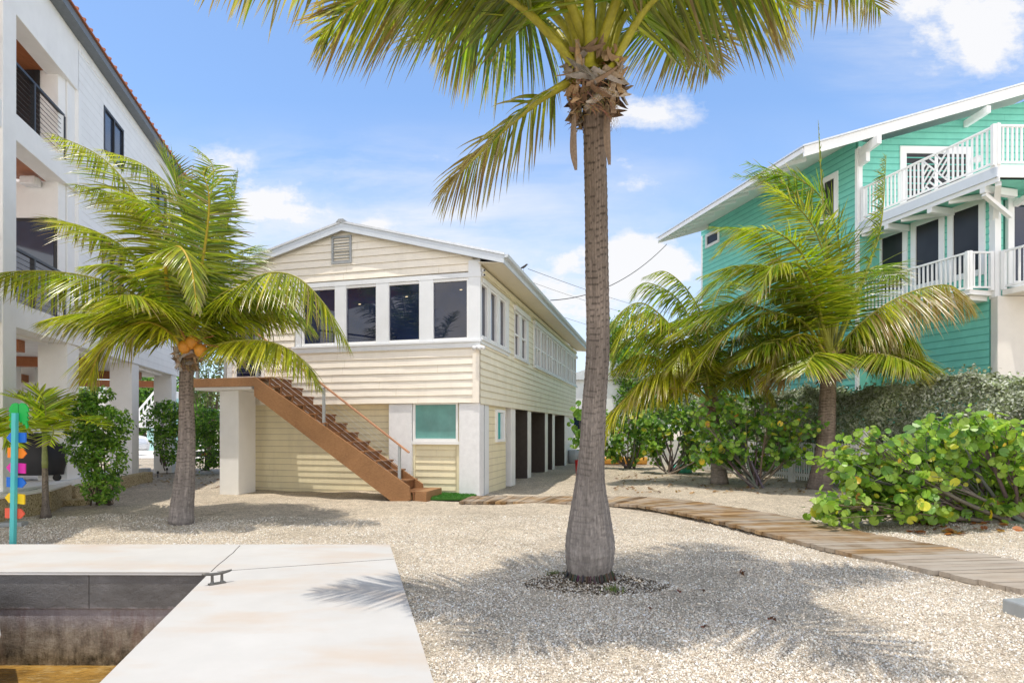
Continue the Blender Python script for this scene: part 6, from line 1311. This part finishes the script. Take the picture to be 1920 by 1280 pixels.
# ================================================================ SKY, SUN, CAMERA
SUN = nz(np.array([-.125, -.185, 1.0])); el = math.asin(SUN[2]); az = math.atan2(SUN[0], SUN[1])
w = bpy.data.worlds.new('World'); bpy.context.scene.world = w; w.use_nodes = True; nt = w.node_tree; nt.nodes.clear(); nd = nt.nodes; lk = nt.links
out = nd.new('ShaderNodeOutputWorld'); bg = nd.new('ShaderNodeBackground'); sky = nd.new('ShaderNodeTexSky'); sky.sky_type = 'NISHITA'; sky.sun_disc = False
sky.sun_elevation = el; sky.sun_rotation = az; sky.air_density = 1.0; sky.dust_density = 1.2; sky.ozone_density = 1.6
def sset(s, v):
    if isinstance(v, bpy.types.NodeSocket): lk.new(v, s)
    else: s.default_value = v
def M(op, a, b=0.0, clamp=False):
    n = nd.new('ShaderNodeMath'); n.operation = op; n.use_clamp = clamp; sset(n.inputs[0], a); sset(n.inputs[1], b); return n.outputs[0]
tc = nd.new('ShaderNodeTexCoord'); sep = nd.new('ShaderNodeSeparateXYZ'); lk.new(tc.outputs['Generated'], sep.inputs[0]); X_, Y_, Z_ = sep.outputs
yy = M('MAXIMUM', M('ABSOLUTE', Y_), .08); u_ = M('DIVIDE', X_, yy); w_ = M('DIVIDE', Z_, yy)
cb = nd.new('ShaderNodeCombineXYZ'); lk.new(u_, cb.inputs[0]); lk.new(M('MULTIPLY', w_, 1.5), cb.inputs[1])
def N(scale, det, rough, off=0):
    n = nd.new('ShaderNodeTexNoise'); mp_ = nd.new('ShaderNodeMapping'); mp_.inputs[1].default_value = (off, off*.7, 0); lk.new(cb.outputs[0], mp_.inputs[0]); lk.new(mp_.outputs[0], n.inputs['Vector']); n.inputs['Scale'].default_value = scale; n.inputs['Detail'].default_value = det; n.inputs['Roughness'].default_value = rough; return n.outputs['Fac']
n1 = N(7, 8, .62); n2 = N(2.4, 7, .6, 3.1)
tot = None
for px, py, rx, ry, k in ((500,375,95,50,.85), (420,310,70,40,.7), (570,410,90,40,.45), (700,420,60,25,.3), (1205,205,110,38,1.0), (1250,180,60,30,.5), (1215,490,105,50,1.15), (1170,520,80,40,.9), (1075,490,45,32,.9), (1850,40,190,110,.8), (1700,20,120,60,.5), (1170,300,40,22,.5), (1190,345,60,20,.45), (820,320,260,35,.35), (1050,560,120,50,.7), (700,520,300,60,.35)):
    du = M('MULTIPLY', M('SUBTRACT', u_, (px-960)/F), F/rx); dw = M('MULTIPLY', M('SUBTRACT', w_, (HZ-py)/F), F/ry)
    d = M('SQRT', M('ADD', M('MULTIPLY', du, du), M('MULTIPLY', dw, dw))); v = M('MULTIPLY', M('SUBTRACT', 1.5, d), k*.8, True)
    tot = v if tot is None else M('MAXIMUM', tot, v)
cl_ = M('MULTIPLY', M('SUBTRACT', M('ADD', M('MULTIPLY', tot, .75), M('MULTIPLY', M('SUBTRACT', n1, .5), 2.3)), .26), 2.6, True)
cl_ = M('MULTIPLY', cl_, M('MINIMUM', M('MULTIPLY', tot, 2.0), 1))
veil = M('MULTIPLY', M('MULTIPLY', M('SUBTRACT', .56, w_), 3.2, True), M('ADD', M('MULTIPLY', M('SUBTRACT', n2, .36), 2.6, True), .25), True)
back = M('MULTIPLY', M('MULTIPLY', M('SUBTRACT', .35, Y_), 1.6, True), M('MULTIPLY', M('SUBTRACT', n2, .25), 2.6, True)); allc = M('MINIMUM', M('ADD', M('MULTIPLY', cl_, .92), M('MULTIPLY', veil, .55)), .97)
cb2 = nd.new('ShaderNodeMapping'); lk.new(cb.outputs[0], cb2.inputs[0]); cb2.inputs['Scale'].default_value = (1.1, 3.2, 1); cb2.inputs['Rotation'].default_value = (0, 0, .18)
n3_ = nd.new('ShaderNodeTexNoise'); lk.new(cb2.outputs[0], n3_.inputs['Vector']); n3_.inputs['Scale'].default_value = 2.2; n3_.inputs['Detail'].default_value = 9; n3_.inputs['Roughness'].default_value = .62; n3_.inputs['Distortion'].default_value = .35
wt = None
for px, py, rx, ry, k in ((650,400,520,140,1.0), (1820,60,300,150,1.0), (1050,560,420,160,.9), (1100,330,200,60,.5), (250,420,300,120,.6)):
    du = M('MULTIPLY', M('SUBTRACT', u_, (px-960)/F), F/rx); dw = M('MULTIPLY', M('SUBTRACT', w_, (HZ-py)/F), F/ry)
    v = M('MULTIPLY', M('SUBTRACT', 1.3, M('SQRT', M('ADD', M('MULTIPLY', du, du), M('MULTIPLY', dw, dw)))), k, True); wt = v if wt is None else M('MAXIMUM', wt, v)
wisp = M('MULTIPLY', M('MULTIPLY', M('SUBTRACT', n3_.outputs['Fac'], .40), 3.2, True), wt)
allc = M('MINIMUM', M('ADD', allc, M('MULTIPLY', wisp, .68)), .97)
tint = nd.new('ShaderNodeMix'); tint.data_type = 'RGBA'; tint.blend_type = 'MULTIPLY'; tint.inputs[0].default_value = 1; lk.new(sky.outputs[0], tint.inputs[6]); tint.inputs[7].default_value = SKYT
zen = nd.new('ShaderNodeMix'); zen.data_type = 'RGBA'; zen.blend_type = 'MULTIPLY'; lk.new(M('MULTIPLY', M('SUBTRACT', Z_, .60), 4.0, True), zen.inputs[0]); lk.new(tint.outputs[2], zen.inputs[6]); zen.inputs[7].default_value = (.42, .42, .40, 1)
mx = nd.new('ShaderNodeMix'); mx.data_type = 'RGBA'; lk.new(allc, mx.inputs[0]); lk.new(zen.outputs[2], mx.inputs[6]); mx.inputs[7].default_value = CLOUD
mb_ = nd.new('ShaderNodeMix'); mb_.data_type = 'RGBA'; lk.new(M('MULTIPLY', M('MULTIPLY', back, M('SUBTRACT', 1.25, M('MULTIPLY', Z_, 1.35), True), True), .97), mb_.inputs[0]); lk.new(mx.outputs[2], mb_.inputs[6]); mb_.inputs[7].default_value = BACK_FILL; lk.new(mb_.outputs[2], bg.inputs[0]); bg.inputs[1].default_value = SKYS; lk.new(bg.outputs[0], out.inputs[0])  # bright warm band behind the camera, added to fill the front walls
sl = bpy.data.lights.new('sun', 'SUN'); sl.energy = SUNS; sl.angle = math.radians(.55); sl.color = (1, .93, .82); so_ = bpy.data.objects.new('sun', sl); col.objects.link(so_)
so_.rotation_euler = Vector(tuple(SUN)).to_track_quat('Z', 'Y').to_euler()
cam = bpy.data.cameras.new('camera'); cam.lens = 36*F/1920; cam.sensor_width = 36; cam.shift_y = (HZ-640)/1920; cam.clip_end = 2000; cam.clip_start = .05
co = bpy.data.objects.new('camera', cam); col.objects.link(co); co.location = (0, 0, CH); co.rotation_euler = (PI/2, 0, 0); bpy.context.scene.camera = co
sc = bpy.context.scene; sc.view_settings.view_transform = 'Standard'; sc.view_settings.look = 'None'; sc.view_settings.exposure = 0; sc.view_settings.gamma = 1
sc.render.engine = 'CYCLES'; sc.cycles.max_bounces = 8; sc.cycles.diffuse_bounces = 4; sc.cycles.transparent_max_bounces = 8; sc.cycles.caustics_reflective = False; sc.cycles.caustics_refractive = False
